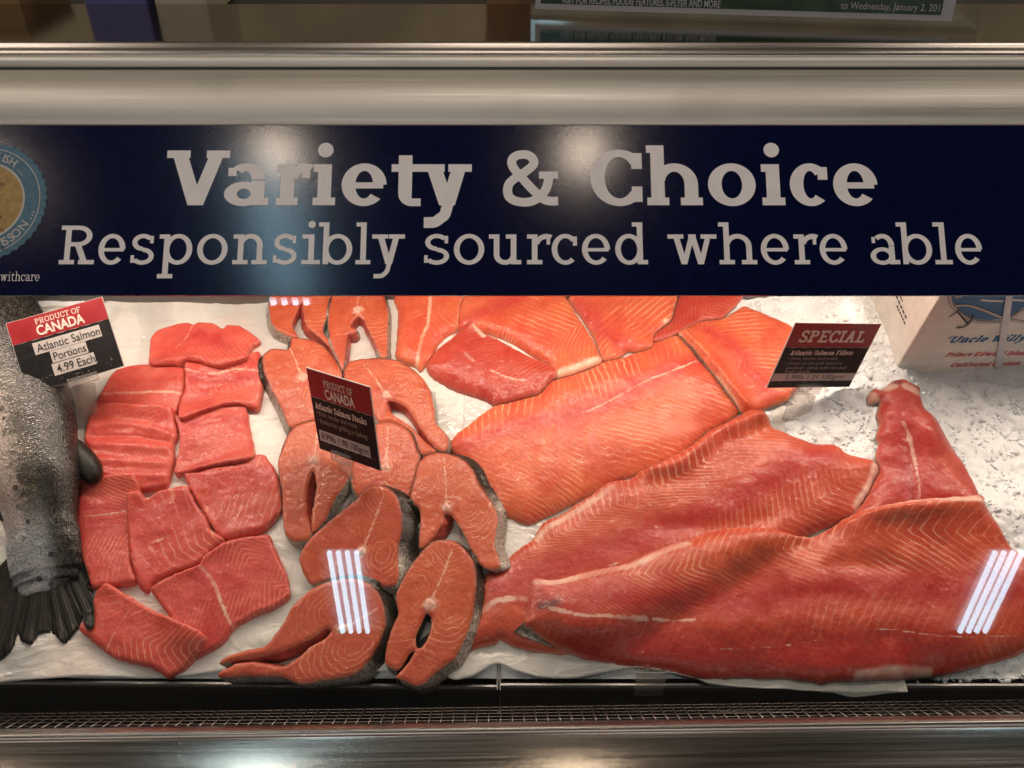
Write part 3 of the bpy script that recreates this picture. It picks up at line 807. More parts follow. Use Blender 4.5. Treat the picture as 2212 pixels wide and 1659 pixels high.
# relative widths for running text
WID = dict(a=.92, b=1.0, c=.85, d=1.02, e=.92, f=.66, g=.95, h=1.1, i=.55, k=1.05, l=.55, m=1.65, n=1.1, o=1.0, p=1.02, r=.78, s=.78, t=.66, u=1.08, v=1.02, w=1.5, y=1.02,
           A=1.3, C=1.15, D=1.3, E=1.15, F=1.1, I=.62, L=1.08, O=1.3, P=1.15, R=1.3, S=.95, T=1.2, U=1.35, V=1.3, W=1.8)
WID["'"] = .3; WID['\u2019'] = .3; WID[','] = .3; WID['\u201c'] = .6
def params(xh, weight=0.2, cap=1.38, asc=1.5, desc=.5, serif=.16):
    return dict(xh=xh, cap=xh * cap, asc=xh * asc, desc=xh * desc, s=xh * weight, t=xh * weight * .78, o=xh * serif, dot=xh * 1.36, dr=xh * weight * .62)
def slab_line(text, P, gap=.14, space=.55):
    """polygons of a running line, starting at x = 0, and its length"""
    out = []; x = 0
    for ch in text:
        if ch == ' ': x += P['xh'] * space; continue
        w = WID.get(ch, 1.0) * P['xh']
        for q in glyph(ch, w, P): out.append([(px + x, py) for px, py in q])
        x += w + P['xh'] * gap
    return out, x - P['xh'] * gap
def fit(polys, width, x0, x1, y0, slant=0.0, rot=0.0):
    k = (x1 - x0) / width; c, s = math.cos(rot), math.sin(rot)
    out = []
    for q in polys:
        r = []
        for x, y in q:
            X = x * k + y * slant; Y = y
            r.append((x0 + X * c - Y * s, y0 + X * s + Y * c))
        out.append(r)
    return out
def union(polys):
    """one clean flat sheet from overlapping outlines"""
    pts, edges = [], []
    for q in polys:
        k = len(pts); pts += [Vector(p) for p in q]; edges += [(k + i, k + (i + 1) % len(q)) for i in range(len(q))]
    v, e, f, *_ = delaunay_2d_cdt(pts, edges, [], 0, 1e-8)
    P = np.array([(a.x, a.y) for a in v]); T = [t for t in f if len(t) == 3]
    if not T: return polys
    c = np.array([P[list(t)].mean(0) for t in T]); m = np.zeros(len(T), bool)
    for q in polys:
        q = np.array(q); lo, hi = q.min(0), q.max(0)
        s_ = np.where(~m & (c[:, 0] >= lo[0]) & (c[:, 0] <= hi[0]) & (c[:, 1] >= lo[1]) & (c[:, 1] <= hi[1]))[0]
        if len(s_): m[s_] = inside(c[s_], q)
    return P, [t for t, k in zip(T, m) if k]
def print_mesh(name, polys, frame, material, parent, off=0.0003, flat=False):
    V = []; Fc = []
    if len(polys) > 1 and not flat:
        P, T = union(polys)
        for t in T:
            a, b, c = P[t[0]], P[t[1]], P[t[2]]
            Fc.append(tuple(t) if (b[0] - a[0]) * (c[1] - a[1]) - (b[1] - a[1]) * (c[0] - a[0]) > 0 else tuple(t[::-1]))
        return mesh_obj(name, [frame.at(x, y, off) for x, y in P], Fc, material, parent, smooth=False)
    for i, q in enumerate(polys):
        k = len(V); a = 0
        for j in range(len(q)):
            x0, y0 = q[j]; x1, y1 = q[(j + 1) % len(q)]; a += x0 * y1 - x1 * y0
        if a < 0: q = q[::-1]
        V += [frame.at(x, y, off) for x, y in q]; Fc.append(tuple(range(k, k + len(q))))
    return mesh_obj(name, V, Fc, material, parent, smooth=False)
_dg = None
def sans(text, size, bold=0.0, xs=1.0):
    """polygons of a line in Blender's built-in sans face, cap height about size"""
    cu = bpy.data.curves.new('t', 'FONT'); cu.body = text; cu.size = size * 1.42; cu.offset = bold * size; cu.resolution_u = 4
    ob = bpy.data.objects.new('t', cu); COL.objects.link(ob)
    bpy.context.view_layer.update()
    me = bpy.data.meshes.new_from_object(ob.evaluated_get(bpy.context.evaluated_depsgraph_get()))
    polys = [[(me.vertices[i].co.x * xs, me.vertices[i].co.y) for i in p.vertices] for p in me.polygons]
    xs_ = [x for q in polys for x, y in q]
    bpy.data.objects.remove(ob); bpy.data.curves.remove(cu); bpy.data.meshes.remove(me)
    mn = min(xs_); 
    return [[(x - mn, y) for x, y in q] for q in polys], max(xs_) - mn

# ------------------------------------------------------------------ the blue sign on the glass
SG = Frame(GP + GN * 0.0045, (1, 0, 0), GU, GN)
_, ys0 = SG.hit(1106, 638); _, ys1 = SG.hit(1106, 268)
sign = empty('blue_sign', SG.at(0, ys0), 'long navy sign with white slab lettering across the glass', 'sign')
Vs, Fs = box_pts(SG.at(0, (ys0 + ys1) / 2, -0.002), (1.40, 0, 0), GU * (ys1 - ys0) / 2, GN * 0.0018)
mesh_obj('board', Vs, Fs, M['sign'], sign, smooth=False)
def sign_letters(name, spec, base_v, P0):
    for ch, a, b in spec:
        polys = []
        u = (a + b) / 2; k = SG.scale(u, base_v)
        P = {key: val * k for key, val in P0.items()}
        x0, y0 = SG.hit(a, base_v); x1, _ = SG.hit(b, base_v)
        for q in glyph(ch, x1 - x0, P): polys.append([(x + x0, y + y0) for x, y in q])
        print_mesh(name, polys, SG, M['letter'], sign)
lh = lambda s: [(c, .5 * a, .5 * b) for c, a, b in s]
rh = lambda s: [(c, 1106 + .5 * a, 1106 + .5 * b) for c, a, b in s]
sign_letters('heading_letter', lh([('V', 707, 982), ('a', 965, 1158), ('r', 1190, 1335), ('i', 1350, 1447), ('e', 1473, 1668), ('t', 1688, 1817), ('y', 1817, 2037), ('&', 2168, 2412)])
             + rh([('C', 340, 565), ('h', 585, 825), ('o', 850, 1057), ('i', 1083, 1182), ('c', 1205, 1370), ('e', 1393, 1585)]), 443.5,
             dict(xh=94, cap=126, asc=138, desc=48, s=29.5, t=17.5, o=9.0, dot=127, dr=17))
sign_letters('subheading_letter', lh([('R', 253, 405), ('e', 420, 537), ('s', 562, 662), ('p', 682, 827), ('o', 848, 980), ('n', 1003, 1152), ('s', 1178, 1280), ('i', 1302, 1382), ('b', 1372, 1520), ('l', 1535, 1600), ('y', 1605, 1747),
             ('s', 1832, 1940), ('o', 1960, 2092), ('u', 2112, 2252)]) + rh([('r', 65, 165), ('c', 172, 282), ('e', 303, 425), ('d', 447, 588), ('w', 675, 888), ('h', 897, 1060), ('e', 1078, 1200), ('r', 1222, 1320), ('e', 1333, 1453),
             ('a', 1552, 1678), ('b', 1670, 1820), ('l', 1830, 1905), ('e', 1920, 2037)]), 571,
             dict(xh=67.5, cap=87.5, asc=95, desc=31.5, s=12.2, t=9.6, o=10.5, dot=90, dr=8))
# round seal at the left end
def sub(u, v): return SG.hit(u, v)
sx, sy = sub(-34.5, 435); sk = SG.scale(0, 435)
nT = 88
rim = [(sx + (134.5 + (2.2 if i % 2 else -1.5)) * sk * math.cos(2 * math.pi * i / nT), sy + (134.5 + (2.2 if i % 2 else -1.5)) * sk * math.sin(2 * math.pi * i / nT)) for i in range(nT)]
seal = print_mesh('seal', [rim], SG, M['seal_blue'], sign, 0.0004)
print_mesh('seal_ring', arc(sx, sy, 122 * sk, 122 * sk, 0, 360, 2.2 * sk, 2.2 * sk, 80) + arc(sx, sy, 89 * sk, 89 * sk, 0, 360, 5 * sk, 5 * sk, 80), SG, M['seal_pale'], seal, 0.0008)
print_mesh('seal_centre', [[(sx + 85 * sk * math.cos(2 * math.pi * i / 60), sy + 85 * sk * math.sin(2 * math.pi * i / 60)) for i in range(60)]], SG, M['seal_gold'], seal, 0.0007)
polys = []
def around(text, a0, r, size, outside, step):
    a = a0
    for ch in text:
        if ch != '.':
            q, w = sans(ch, size, 0.02)
        else:
            q, w = disc(size * .1, size * .1, size * .1, 8), size * .2
        rot = math.radians(a) + (math.pi / 2 if not outside else -math.pi / 2)
        ca, sa = math.cos(rot), math.sin(rot)
        bx, by = sx + r * math.cos(math.radians(a)), sy + r * math.sin(math.radians(a))
        print_mesh('seal_letter' if ch != '.' else 'seal_dot', [[(bx + (x - w / 2) * ca - y * sa, by + (x - w / 2) * sa + y * ca) for x, y in pl] for pl in q], SG, M['seal_pale'], seal, 0.0009)
        d = math.degrees((w + size * .20) / r)
        a += -d if outside else d
around('FISH...', 79, 96 * sk, 18 * sk, True, 0)
around('POISSON...', -82, 115 * sk, 19 * sk, False, 0)
for txt, u, v in (('n', 2, 411), ('y', -3, 482), ('in', -3, 510), ('e', 3, 548)):
    q, w = sans(txt, 13 * sk, 0.01); x0, y0 = sub(u, v - 8); 
    print_mesh('seal_small_print', [[(x + x0, y + y0) for x, y in p] for p in q], SG, M['print_dark'], seal, 0.0009)
P = params(14 * sk, 0.14); q, w = slab_line('withcare', P)
x0, y0 = sub(0, 607); x1, _ = sub(85, 607)
print_mesh('small_lettering', fit(q, w, x0, x1, y0), SG, M['letter'], sign)

# ------------------------------------------------------------------ green flyer in an acrylic stand on the counter
ZT = CZ - 0.2766
def on_counter(u, v):
    r = ray(u, v); d = (ZT - CZ) / r[2]; return CAMP + r * d
fa, fb = on_counter(1146, 36), on_counter(2113, 66)
fx = (fb - fa); fw = np.linalg.norm(fx); fx /= fw
fback = np.cross((0, 0, 1.0), fx)
fy = np.array([0, 0, 1.0]) * math.cos(math.radians(12)) + fback * math.sin(math.radians(12))
FF = Frame(fa + np.array([0, 0, 0.004]), fx, fy, np.cross(fx, fy))
fl = empty('flyer_stand', (fa + fb) / 2, 'green flyer in a clear acrylic stand on the counter top', 'flyer stand')
V, Fc = box_pts(FF.at(fw / 2, 0.15, -0.0015), fx * fw / 2, fy * 0.15, FF.n * 0.0015); mesh_obj('acrylic_back', V, Fc, M['acrylic'], fl, smooth=False)
V, Fc = box_pts((fa + fb) / 2 + fback * 0.040 + np.array([0, 0, 0.0025]), fx * fw / 2, fback * 0.038, (0, 0, 0.0018)); mesh_obj('acrylic_foot', V, Fc, M['acrylic'], fl, smooth=False)
fs = print_mesh('flyer_sheet', bar(0.006, 0.006, fw - 0.035, 0.295), FF, M['white_print'], fl, 0.0004)
print_mesh('flyer_panel', bar(0.013, 0.013, fw - 0.050, 0.290), FF, M['green'], fs, 0.0008)
q, w = sans('VISIT FOR RECIPES, FOODIE FEATURES, E-FLYER AND MORE', 0.0085, 0.02, 0.8)
print_mesh('flyer_headline', fit(q, w, FF.hit(1213, 4)[0], FF.hit(1556, 8)[0], FF.hit(1300, 9)[1]), FF, M['white_print'], fs, 0.0011)
q, w = sans('to Wednesday, January 2, 2013', 0.0085, 0.0)
polys = fit(q, w, FF.hit(1816, 14)[0], FF.hit(2040, 20)[0], FF.hit(1900, 21)[1])
print_mesh('flyer_lettering', polys, FF, M['white_print'], fs, 0.0011)

# ------------------------------------------------------------------ the bed: height field that everything is laid on
GX0, GX1, GS0, GS1, GD = -1.0, 1.0, -0.04, 0.62, 0.0025
gx = np.arange(GX0, GX1, GD); gs = np.arange(GS0, GS1, GD)
GXX, GSS = np.meshgrid(gx, gs, indexing='ij')
def smooth(a, b, x):
    t = np.clip((x - a) / (b - a), 0, 1); return t * t * (3 - 2 * t)
def ice_h(x, s, dip=True):
    big = 0.010 * fbm(x * 9, s * 9, 3) + 0.0045 * fbm(x * 34, s * 34, 5) * smooth(.15, .3, x)
    heap = 0.014 * smooth(0.22, 0.46, x) * smooth(0.06, 0.26, s) + 0.006 * smooth(.40, .5, x) * smooth(.25, .33, s) * smooth(.62, .54, x)
    heap = heap + 0.045 * np.exp(-((x - 0.478) / 0.040) ** 2 - ((s - 0.50) / 0.065) ** 2)
    low = 0.020 * smooth(.53, .60, x) * smooth(.20, .28, s) if dip else 0.0
    return big * 0.6 + heap - 0.004 + 0.006 * smooth(.0, .05, s) - low
H = ice_h(GXX, GSS)
def sampleH(x, s, A=None):
    A = H if A is None else A
    fx = np.clip((np.asarray(x) - GX0) / GD, 0, A.shape[0] - 1.001); fs = np.clip((np.asarray(s) - GS0) / GD, 0, A.shape[1] - 1.001)
    i = fx.astype(int); j = fs.astype(int); a = fx - i; b = fs - j
    return (A[i, j] * (1 - a) + A[i + 1, j] * a) * (1 - b) + (A[i, j + 1] * (1 - a) + A[i + 1, j + 1] * a) * b
def blur(A, sig):
    n = int(3 * sig / GD); k = np.exp(-0.5 * (np.arange(-n, n + 1) * GD / sig) ** 2); k /= k.sum()
    B = np.pad(A, ((n, n), (n, n)), mode='edge')
    c = np.zeros((A.shape[0], B.shape[1]))
    for i, w in enumerate(k): c += w * B[i:i + A.shape[0], :]
    d = np.zeros_like(A)
    for i, w in enumerate(k): d += w * c[:, i:i + A.shape[1]]
    return d
def to_bed(P, lift=0.0):
    P = np.array(P, float)
    h = np.broadcast_to(np.asarray(lift, float), (len(P),)).copy()
    x, s = bed(P[:, 0], P[:, 1], h)
    return np.stack([x, s], -1)
def to_bed_drape(P, over=0.0, A=None):
    """picture points -> bed points lying `over` above the height field"""
    P = np.array(P, float); h = np.zeros(len(P))
    for _ in range(5):
        x, s = bed(P[:, 0], P[:, 1], h); h = 0.5 * h + 0.5 * (sampleH(x, s, A) + over)
    x, s = bed(P[:, 0], P[:, 1], h)
    return np.stack([x, s], -1), h

# ice surface
def grid_mesh(name, X, S, Hh, material, parent=None, **kw):
    n, m = X.shape
    V = bed3(X, S, Hh).reshape(-1, 3)
    Fc = [(i * m + j, (i + 1) * m + j, (i + 1) * m + j + 1, i * m + j + 1) for i in range(n - 1) for j in range(m - 1)]
    return mesh_obj(name, V, Fc, material, parent, smooth=True)
ix = np.arange(-0.86, 0.92, 0.0035); isx = np.arange(0.004, 0.565, 0.0035)
IX, IS = np.meshgrid(ix, isx, indexing='ij')
vor = fbm(IX * 95, IS * 95, 11, 2)
IH = ice_h(IX, IS) + 0.0034 * vor * (0.35 + 0.65 * smooth(.2, .3, IX)) + 0.0018 * np.abs(fbm(IX * 160, IS * 160, 21, 2))
ice = grid_mesh('ice_bed', IX, IS, IH, M['ice'])
tag(ice, 'bed of crushed white ice under the fish', 'ice', kind='stuff')

# waxed paper sheets
def paper(name, front, back, label, seed, over=0.0015, wr=1.0):
    n = 150; m = 90
    f = resample(catmull(np.array(front, float), 8, closed=False), 1.0, closed=False); b = resample(catmull(np.array(back, float), 8, closed=False), 1.0, closed=False)
    fi = f[np.linspace(0, len(f) - 1, n).astype(int)]; bi = b[np.linspace(0, len(b) - 1, n).astype(int)]
    fb, _ = to_bed_drape(fi, 0.004); bb, _ = to_bed_drape(bi, 0.002)
    t = np.linspace(0, 1, m)[None, :] ** 1.15
    X = fb[:, 0:1] * (1 - t) + bb[:, 0:1] * t; S = fb[:, 1:2] * (1 - t) + bb[:, 1:2] * t
    Hs = blur(H, 0.006)
    cr = np.abs(fbm(X * 14 + 3 * fbm(X * 6, S * 6, seed), S * 14, seed + 1, 3))
    cr2 = np.abs(fbm(X * 40, S * 26, seed + 4, 2))
    Hh = np.maximum(sampleH(X, S, Hs), sampleH(X, S)) + over + wr * (0.006 * (0.35 - cr) * (cr < 0.35) + 0.0016 * (0.5 - cr2))
    Hh = np.maximum(Hh, sampleH(X, S) + 0.0012)
    edge = np.clip(1 - S / 0.03, 0, 1)
    Hh = Hh + edge * (0.003 + 0.0045 * fbm(X * 26, S * 12, seed + 9, 2))
    over_lip = np.clip(-S / 0.02, 0, 1)
    Hh = Hh - over_lip * 0.006
    Hh = np.maximum(Hh, 0.0030 + 0.0045 * fbm(X * 26, S * 12, seed + 9, 2) - 0.9 * np.clip(-S - 0.012, 0, 1) + np.where(S > 0.03, -1, 0))
    n_, m_ = X.shape
    V = bed3(X, S, Hh).reshape(-1, 3)
    Fc = [(i * m_ + j, (i + 1) * m_ + j, (i + 1) * m_ + j + 1, i * m_ + j + 1) for i in range(n_ - 1) for j in range(m_ - 1)]
    o = mesh_obj(name, V, Fc, M['paper'], None, smooth=True)
    so = o.modifiers.new('thickness', 'SOLIDIFY'); so.thickness = 0.0004
    tag(o, label, 'paper', 'waxed paper sheets under the fish')
    i = np.clip(((X - GX0) / GD).round().astype(int), 0, H.shape[0] - 1); j = np.clip(((S - GS0) / GD).round().astype(int), 0, H.shape[1] - 1)
    np.maximum.at(H, (i.ravel(), j.ravel()), Hh.ravel())
    return o
paper('paper_sheet', [(-140, 1480), (-60, 1477), (0, 1474), (60, 1470), (180, 1463), (320, 1467), (400, 1460), (480, 1452), (560, 1458), (700, 1458), (830, 1452), (900, 1445), (990, 1440)],
      [(-60, 660), (60, 662), (150, 662), (215, 655), (245, 645), (330, 636), (500, 628), (700, 626), (1010, 640)], 'white waxed paper under the portions and steaks', 31)
paper('paper_sheet', Z('G', (-60, 1500), (0, 1530), (130, 1500), (290, 1412), (430, 1460), (560, 1500), (690, 1515), (850, 1512), (1000, 1480), (1250, 1440), (1400, 1458), (1500, 1475), (1700, 1522), (1780, 1560), (2000, 1582), (2212, 1592),
        'I', (600, 1598), (850, 1618), (1000, 1640), (1200, 1625), (1385, 1612)),
      [(930, 700), (1000, 660), (1200, 650), (1500, 690), (1640, 780), (1690, 868), (1700, 950), (1850, 1250), (1950, 1470)], 'white waxed paper with a wavy front edge under the big fillets', 57, wr=0.8)

# ------------------------------------------------------------------ laying a piece of fish
def mesh_outline(O, holes, g=0.0027):
    lo = O.min(0); hi = O.max(0)
    xs = np.arange(lo[0], hi[0], g); ys = np.arange(lo[1], hi[1], g * 0.866)
    P = np.array([(x + (g / 2 if j % 2 else 0), y) for j, y in enumerate(ys) for x in xs])
    P = P + rng.uniform(-0.15, 0.15, P.shape) * g
    loops = [O] + holes
    rings = []
    for Lp in loops:
        T = np.roll(Lp, -1, 0) - np.roll(Lp, 1, 0); T /= np.linalg.norm(T, axis=1)[:, None] + 1e-12
        N = np.stack([-T[:, 1], T[:, 0]], -1)
        for k, d in enumerate((0.0008, 0.0020)):
            for sgn in (1, -1):
                rings.append(Lp[k % 2::2] + sgn * d * N[k % 2::2])
    R = np.vstack(rings)
    def ok(Q, dmin):
        m = inside(Q, O)
        for h in holes: m &= ~inside(Q, h)
        Q = Q[m]
        dd = np.min([seg_dist(Q, l) for l in loops], axis=0)
        return Q[dd > dmin]
    R = ok(R, 0.0006); P = ok(P, 0.0030)
    pts = np.vstack(loops + [R, P])
    edges = []; k = 0
    for l in loops:
        n = len(l); edges += [(k + i, k + (i + 1) % n) for i in range(n)]; k += n
    vs_, es_, fs_, ov, oe, of = delaunay_2d_cdt([Vector(p) for p in pts], edges, [], 0, 1e-7)
    V = np.array([(v.x, v.y) for v in vs_])
    Tt = np.array([f for f in fs_ if len(f) == 3])
    c = V[Tt].mean(1)
    m = inside(c, O)
    for h in holes: m &= ~inside(c, h)
    Tt = Tt[m]
    # map original loop indices to output
    omap = {}
    for i, l in enumerate(ov):
        for q in l: omap[q] = i
    lidx = []; k = 0
    for l in loops:
        lidx.append([omap.get(k + i, k + i) for i in range(len(l))]); k += len(l)
    a = V[Tt[:, 0]]; b = V[Tt[:, 1]]; cc = V[Tt[:, 2]]
    flip = ((b - a)[:, 0] * (cc - a)[:, 1] - (b - a)[:, 1] * (cc - a)[:, 0]) < 0
    Tt[flip] = Tt[flip][:, ::-1]
    return V, Tt, lidx

def area2(P): 
    x, y = P[:, 0], P[:, 1]; return 0.5 * np.sum(x * np.roll(y, -1) - np.roll(x, -1) * y)

def piece(name, out, label, cat, group, mat, T, R=0.02, e0=0.35, holes=(), axes=(), streaks=(), ridges=(), red=(), darks=(), pales=(), amp=1.0, edge_pale=0.0,
          rigid=False, off=(0, 0), cav=(), bone=None, dorsal=None, base_sig=0.008, jit=0.0010, skin_edge=False, wob=0.0015, tint0=0.0, bone_r=0.006, seed=0, sink=0.0):
    global H
    seed = seed or len(bpy.data.objects) % 997
    D0 = catmull(np.array(out, float), 8)
    Hs = blur(H, base_sig)
    Hm = np.maximum(Hs, H)
    if rigid:
        o, h = to_bed_drape(D0, T, Hs)
        for _ in range(3):
            m = inside(np.stack([GXX.ravel(), GSS.ravel()], -1), o).reshape(GXX.shape)
            A = np.stack([GXX[m], GSS[m], np.ones(m.sum())], -1); y = H[m]
            c, *_ = np.linalg.lstsq(A, y, rcond=None)
            c[:2] = np.clip(c[:2], -0.35, 0.35); r = y - A @ c; c[2] += np.percentile(r, 72) - sink
            hh = np.full(len(D0), T)
            for _ in range(6):
                x, s = bed(D0[:, 0], D0[:, 1], hh); hh = 0.5 * hh + 0.5 * (c[0] * x + c[1] * s + c[2] + T)
            x, s = bed(D0[:, 0], D0[:, 1], hh); o = np.stack([x, s], -1)
        base = lambda x, s: c[0] * x + c[1] * s + c[2]
    else:
        o, h = to_bed_drape(D0, e0 * T, Hs)
        base = lambda x, s: sampleH(x, s, Hs)
    lift_mean = float(np.mean(base(o[:, 0], o[:, 1])) + T)
    O = resample(o, 0.0024)
    if area2(O) < 0: O = O[::-1]
    t_ = np.arange(len(O)); N = np.roll(O, -1, 0) - np.roll(O, 1, 0); N = np.stack([N[:, 1], -N[:, 0]], -1); N /= np.linalg.norm(N, axis=1)[:, None] + 1e-12
    O = O + N * (jit * fbm(O[:, 0] * 180, O[:, 1] * 180, seed, 3))[:, None]
    tb = lambda P: to_bed(catmull(np.array(P, float), 6, closed=False), lift_mean)
    hl = []
    for h_ in holes:
        q = resample(to_bed(catmull(np.array(h_, float), 8), lift_mean), 0.0024)
        hl.append(q if area2(q) < 0 else q[::-1])
    V, Tt, lidx = mesh_outline(O, hl)
    loops = [O] + hl
    RD = [(tb(p), hw * 1e-3, hh * 1e-3) for p, hw, hh in ridges]
    def top(P):
        d = np.min([seg_dist(P, l) for l in loops], axis=0)
        if rigid:
            prof = 1 - 0.10 * (1 - np.clip(d / 0.004, 0, 1)) ** 2
        else:
            q = np.clip(d / R, 0, 1); prof = e0 + (1 - e0) * np.sqrt(np.maximum(0, 1 - (1 - q) ** 2))
        h = base(P[:, 0], P[:, 1]) + T * prof
        h = h + wob * fbm(P[:, 0] * 22, P[:, 1] * 22, seed + 5, 3) * np.clip(d / 0.006, 0.1, 1)
        for p, hw, hh in RD:
            h = h + hh * np.exp(-(seg_dist(P, p, closed=False) / hw) ** 2) * np.clip(d / 0.008, 0.25, 1)
        if not rigid:
            h = np.maximum(h, sampleH(P[:, 0], P[:, 1]) + 0.0012)
        return h, d
    h, d = top(V)
    # ---- pattern attributes
    n = len(V)
    phase = np.zeros(n); lines = np.full(n, float(amp)); tint = np.full(n, tint0); streak = np.full(n, 9.0); pale = np.zeros(n); dark = np.zeros(n)
    if axes:
        best = np.full(n, 1e9)
        for k, ax in enumerate(axes):
            p, kp, kn, pitch = ax[:4]; am = ax[5] if len(ax) > 5 else 1.0; P0, P1 = pitch if isinstance(pitch, tuple) else (pitch, pitch + 1e-3)
            dd, u, sd = seg_dist(V, tb(p), closed=False, arc=True)
            a = np.abs(sd)
            if len(ax) > 4:
                fd = am * (1 - 0.9 * smooth(0.6 * ax[4] * 1e-3, ax[4] * 1e-3, np.where(sd < 0, a, 0)))
                lines = np.where(dd < best, amp * fd, lines)
            if True:
                ph = u - np.where(sd > 0, kp, kn) * np.sqrt(a * a + 4e-6)
            La = np.linalg.norm(np.diff(tb(p), axis=0), axis=1).sum(); q0, q1 = P0 * 1e-3, P1 * 1e-3
            phk = La / (q1 - q0) * np.log(np.maximum(1 + (q1 - q0) * ph / (La * q0), 0.05))
            m = dd < best; best[m] = dd[m]; phase[m] = phk[m] + 0.37 * k
    if dorsal is not None:        # a cross-cut steak: rings either side of the backbone, a fan up the back
        b = to_bed([bone], lift_mean)[0]; q = to_bed([dorsal], lift_mean)[0]
        ey = (q - b); Ld = np.linalg.norm(ey); ey /= Ld; ex = np.array([ey[1], -ey[0]])
        lx = (V - b) @ ex; ly = (V - b) @ ey
        Wd = 0.026
        r1 = np.sqrt(((np.abs(lx) - Wd) / 1.0) ** 2 + ((ly - 0.004) / 1.35) ** 2)
        p1 = r1 / 0.0056
        p2 = (ly - 0.75 * np.abs(lx)) / 0.0062
        wfan = smooth(0.15, 0.45, ly / Ld - 0.35 * np.abs(lx) / Wd)
        phase = np.where(wfan > 0.5, p2, p1); lines = amp * (0.55 + 0.45 * np.abs(2 * wfan - 1)) * smooth(0.003, 0.008, r1)
        ms = [(b + ey * 0.004), (b + ey * Ld * 0.5 + ex * 0.001), (b + ey * Ld * 0.92)]
        streak = np.minimum(streak, seg_dist(V, np.array(ms), closed=False) / 0.0015)
        streak = np.minimum(streak, np.linalg.norm(V - b, axis=1) / 0.0085)
        tint = np.maximum(tint, 0.75 * np.exp(-((np.abs(lx) / 0.009) ** 2 + ((ly + 0.004) / 0.014) ** 2)))
        dark = np.maximum(dark, 0.9 * np.exp(-(d / 0.0022) ** 2) * smooth(-0.15, 0.35, ly / Ld))
    for p, hw in red:
        tint = np.maximum(tint, np.exp(-(seg_dist(V, tb(p), closed=False) / (hw * 1e-3)) ** 2) * 0.95)
    lines = lines * (1 - 0.8 * np.clip(tint - tint0, 0, 1))
    mpp = lambda: 1.1 / F
    for p, hw in streaks:
        streak = np.minimum(streak, seg_dist(V, tb(p), closed=False) / (hw * mpp()))
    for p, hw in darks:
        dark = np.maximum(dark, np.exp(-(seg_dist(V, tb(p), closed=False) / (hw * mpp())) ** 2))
    for p, hw in pales:
        pale = np.maximum(pale, smooth(1.25, 0.55, seg_dist(V, tb(p), closed=False) / (hw * mpp())))
    if edge_pale: pale = np.maximum(pale, edge_pale * np.exp(-(d / 0.0022) ** 2))
    # ---- walls
    flen = len(V)
    allV = [bed3(V[:, 0], V[:, 1], h)]; allF = [tuple(t) for t in Tt]
    at = dict(phase=phase, lines=lines, tint=tint, streak=streak, pale=pale, dark=dark)
    cavp = [tb(p) for p in cav]
    offb = np.array(off) * 1.1 / F * np.array([1, -1])
    skinV, skinF, skinD, innV, innF = [], [], [], [], []
    wallV, wallF, wallI = [], [], []
    for li, idx in enumerate(lidx):
        Lp = V[idx]; hh = h[idx]; n_ = len(idx)
        nr = 5 if rigid else 3
        cen = O.mean(0)
        rings = []
        for r in range(1, nr + 1):
            f = r / nr
            Q = Lp + offb * f * (1 if li == 0 else 0.3)
            if li == 0 and rigid:
                T2 = np.roll(Lp, -1, 0) - np.roll(Lp, 1, 0); N2 = np.stack([T2[:, 1], -T2[:, 0]], -1); N2 /= np.linalg.norm(N2, axis=1)[:, None] + 1e-12
                Q = Q + N2 * 0.0035 * math.sin(math.pi * min(f * 0.8, 1))
            lo = sampleH(Q[:, 0], Q[:, 1]) - 0.002
            if rigid: lo = np.minimum(np.maximum(lo, base(Q[:, 0], Q[:, 1]) - 0.004), hh)
            else: lo = np.minimum(lo, hh - 0.001)
            rings.append((Q, hh * (1 - f) + lo * f))
        if rigid or skin_edge:
            if cavp and li == 0:
                iscav = np.min([seg_dist(Lp, p, closed=False) for p in cavp], axis=0) < 0.0035
            else: iscav = np.full(n_, li > 0)
            if dorsal is not None: dv = np.clip(((Lp - b) @ ey / Ld + 0.25) / 0.75, 0, 1)
            else: dv = np.full(n_, 0.10 if skin_edge is True else skin_edge)
            P3 = [bed3(Lp[:, 0], Lp[:, 1], hh)] + [bed3(q[:, 0], q[:, 1], z) for q, z in rings]
            for tgt in (0, 1):
                k0 = len(innV) if tgt else len(skinV)
                (innV if tgt else skinV).extend(np.vstack(P3).tolist())
                if not tgt: skinD.extend(np.tile(dv, len(P3)).tolist())
                for i in range(n_):
                    j = (i + 1) % n_
                    if bool(iscav[i]) != bool(tgt): continue
                    for r in range(len(P3) - 1):
                        (innF if tgt else skinF).append((k0 + r * n_ + i, k0 + (r + 1) * n_ + i, k0 + (r + 1) * n_ + j, k0 + r * n_ + j))
        else:
            k0 = flen + len(wallV); prev = idx
            for q, z in rings:
                cur = [flen + len(wallV) + i for i in range(n_)]
                wallV.extend(bed3(q[:, 0], q[:, 1], z).tolist()); wallI.extend(idx)
                for i in range(n_):
                    j = (i + 1) % n_
                    wallF.append((prev[i], cur[i], cur[j], prev[j]))
                prev = cur
    if wallV:
        allV.append(np.array(wallV)); allF += wallF
        at = {k: np.r_[a, a[wallI]] for k, a in at.items()}
    VV = np.vstack(allV)
    c3 = VV[:flen].mean(0); lowz = bed3(O[:, 0].mean(), O[:, 1].mean(), float(sampleH(O[:, 0].mean(), O[:, 1].mean())))
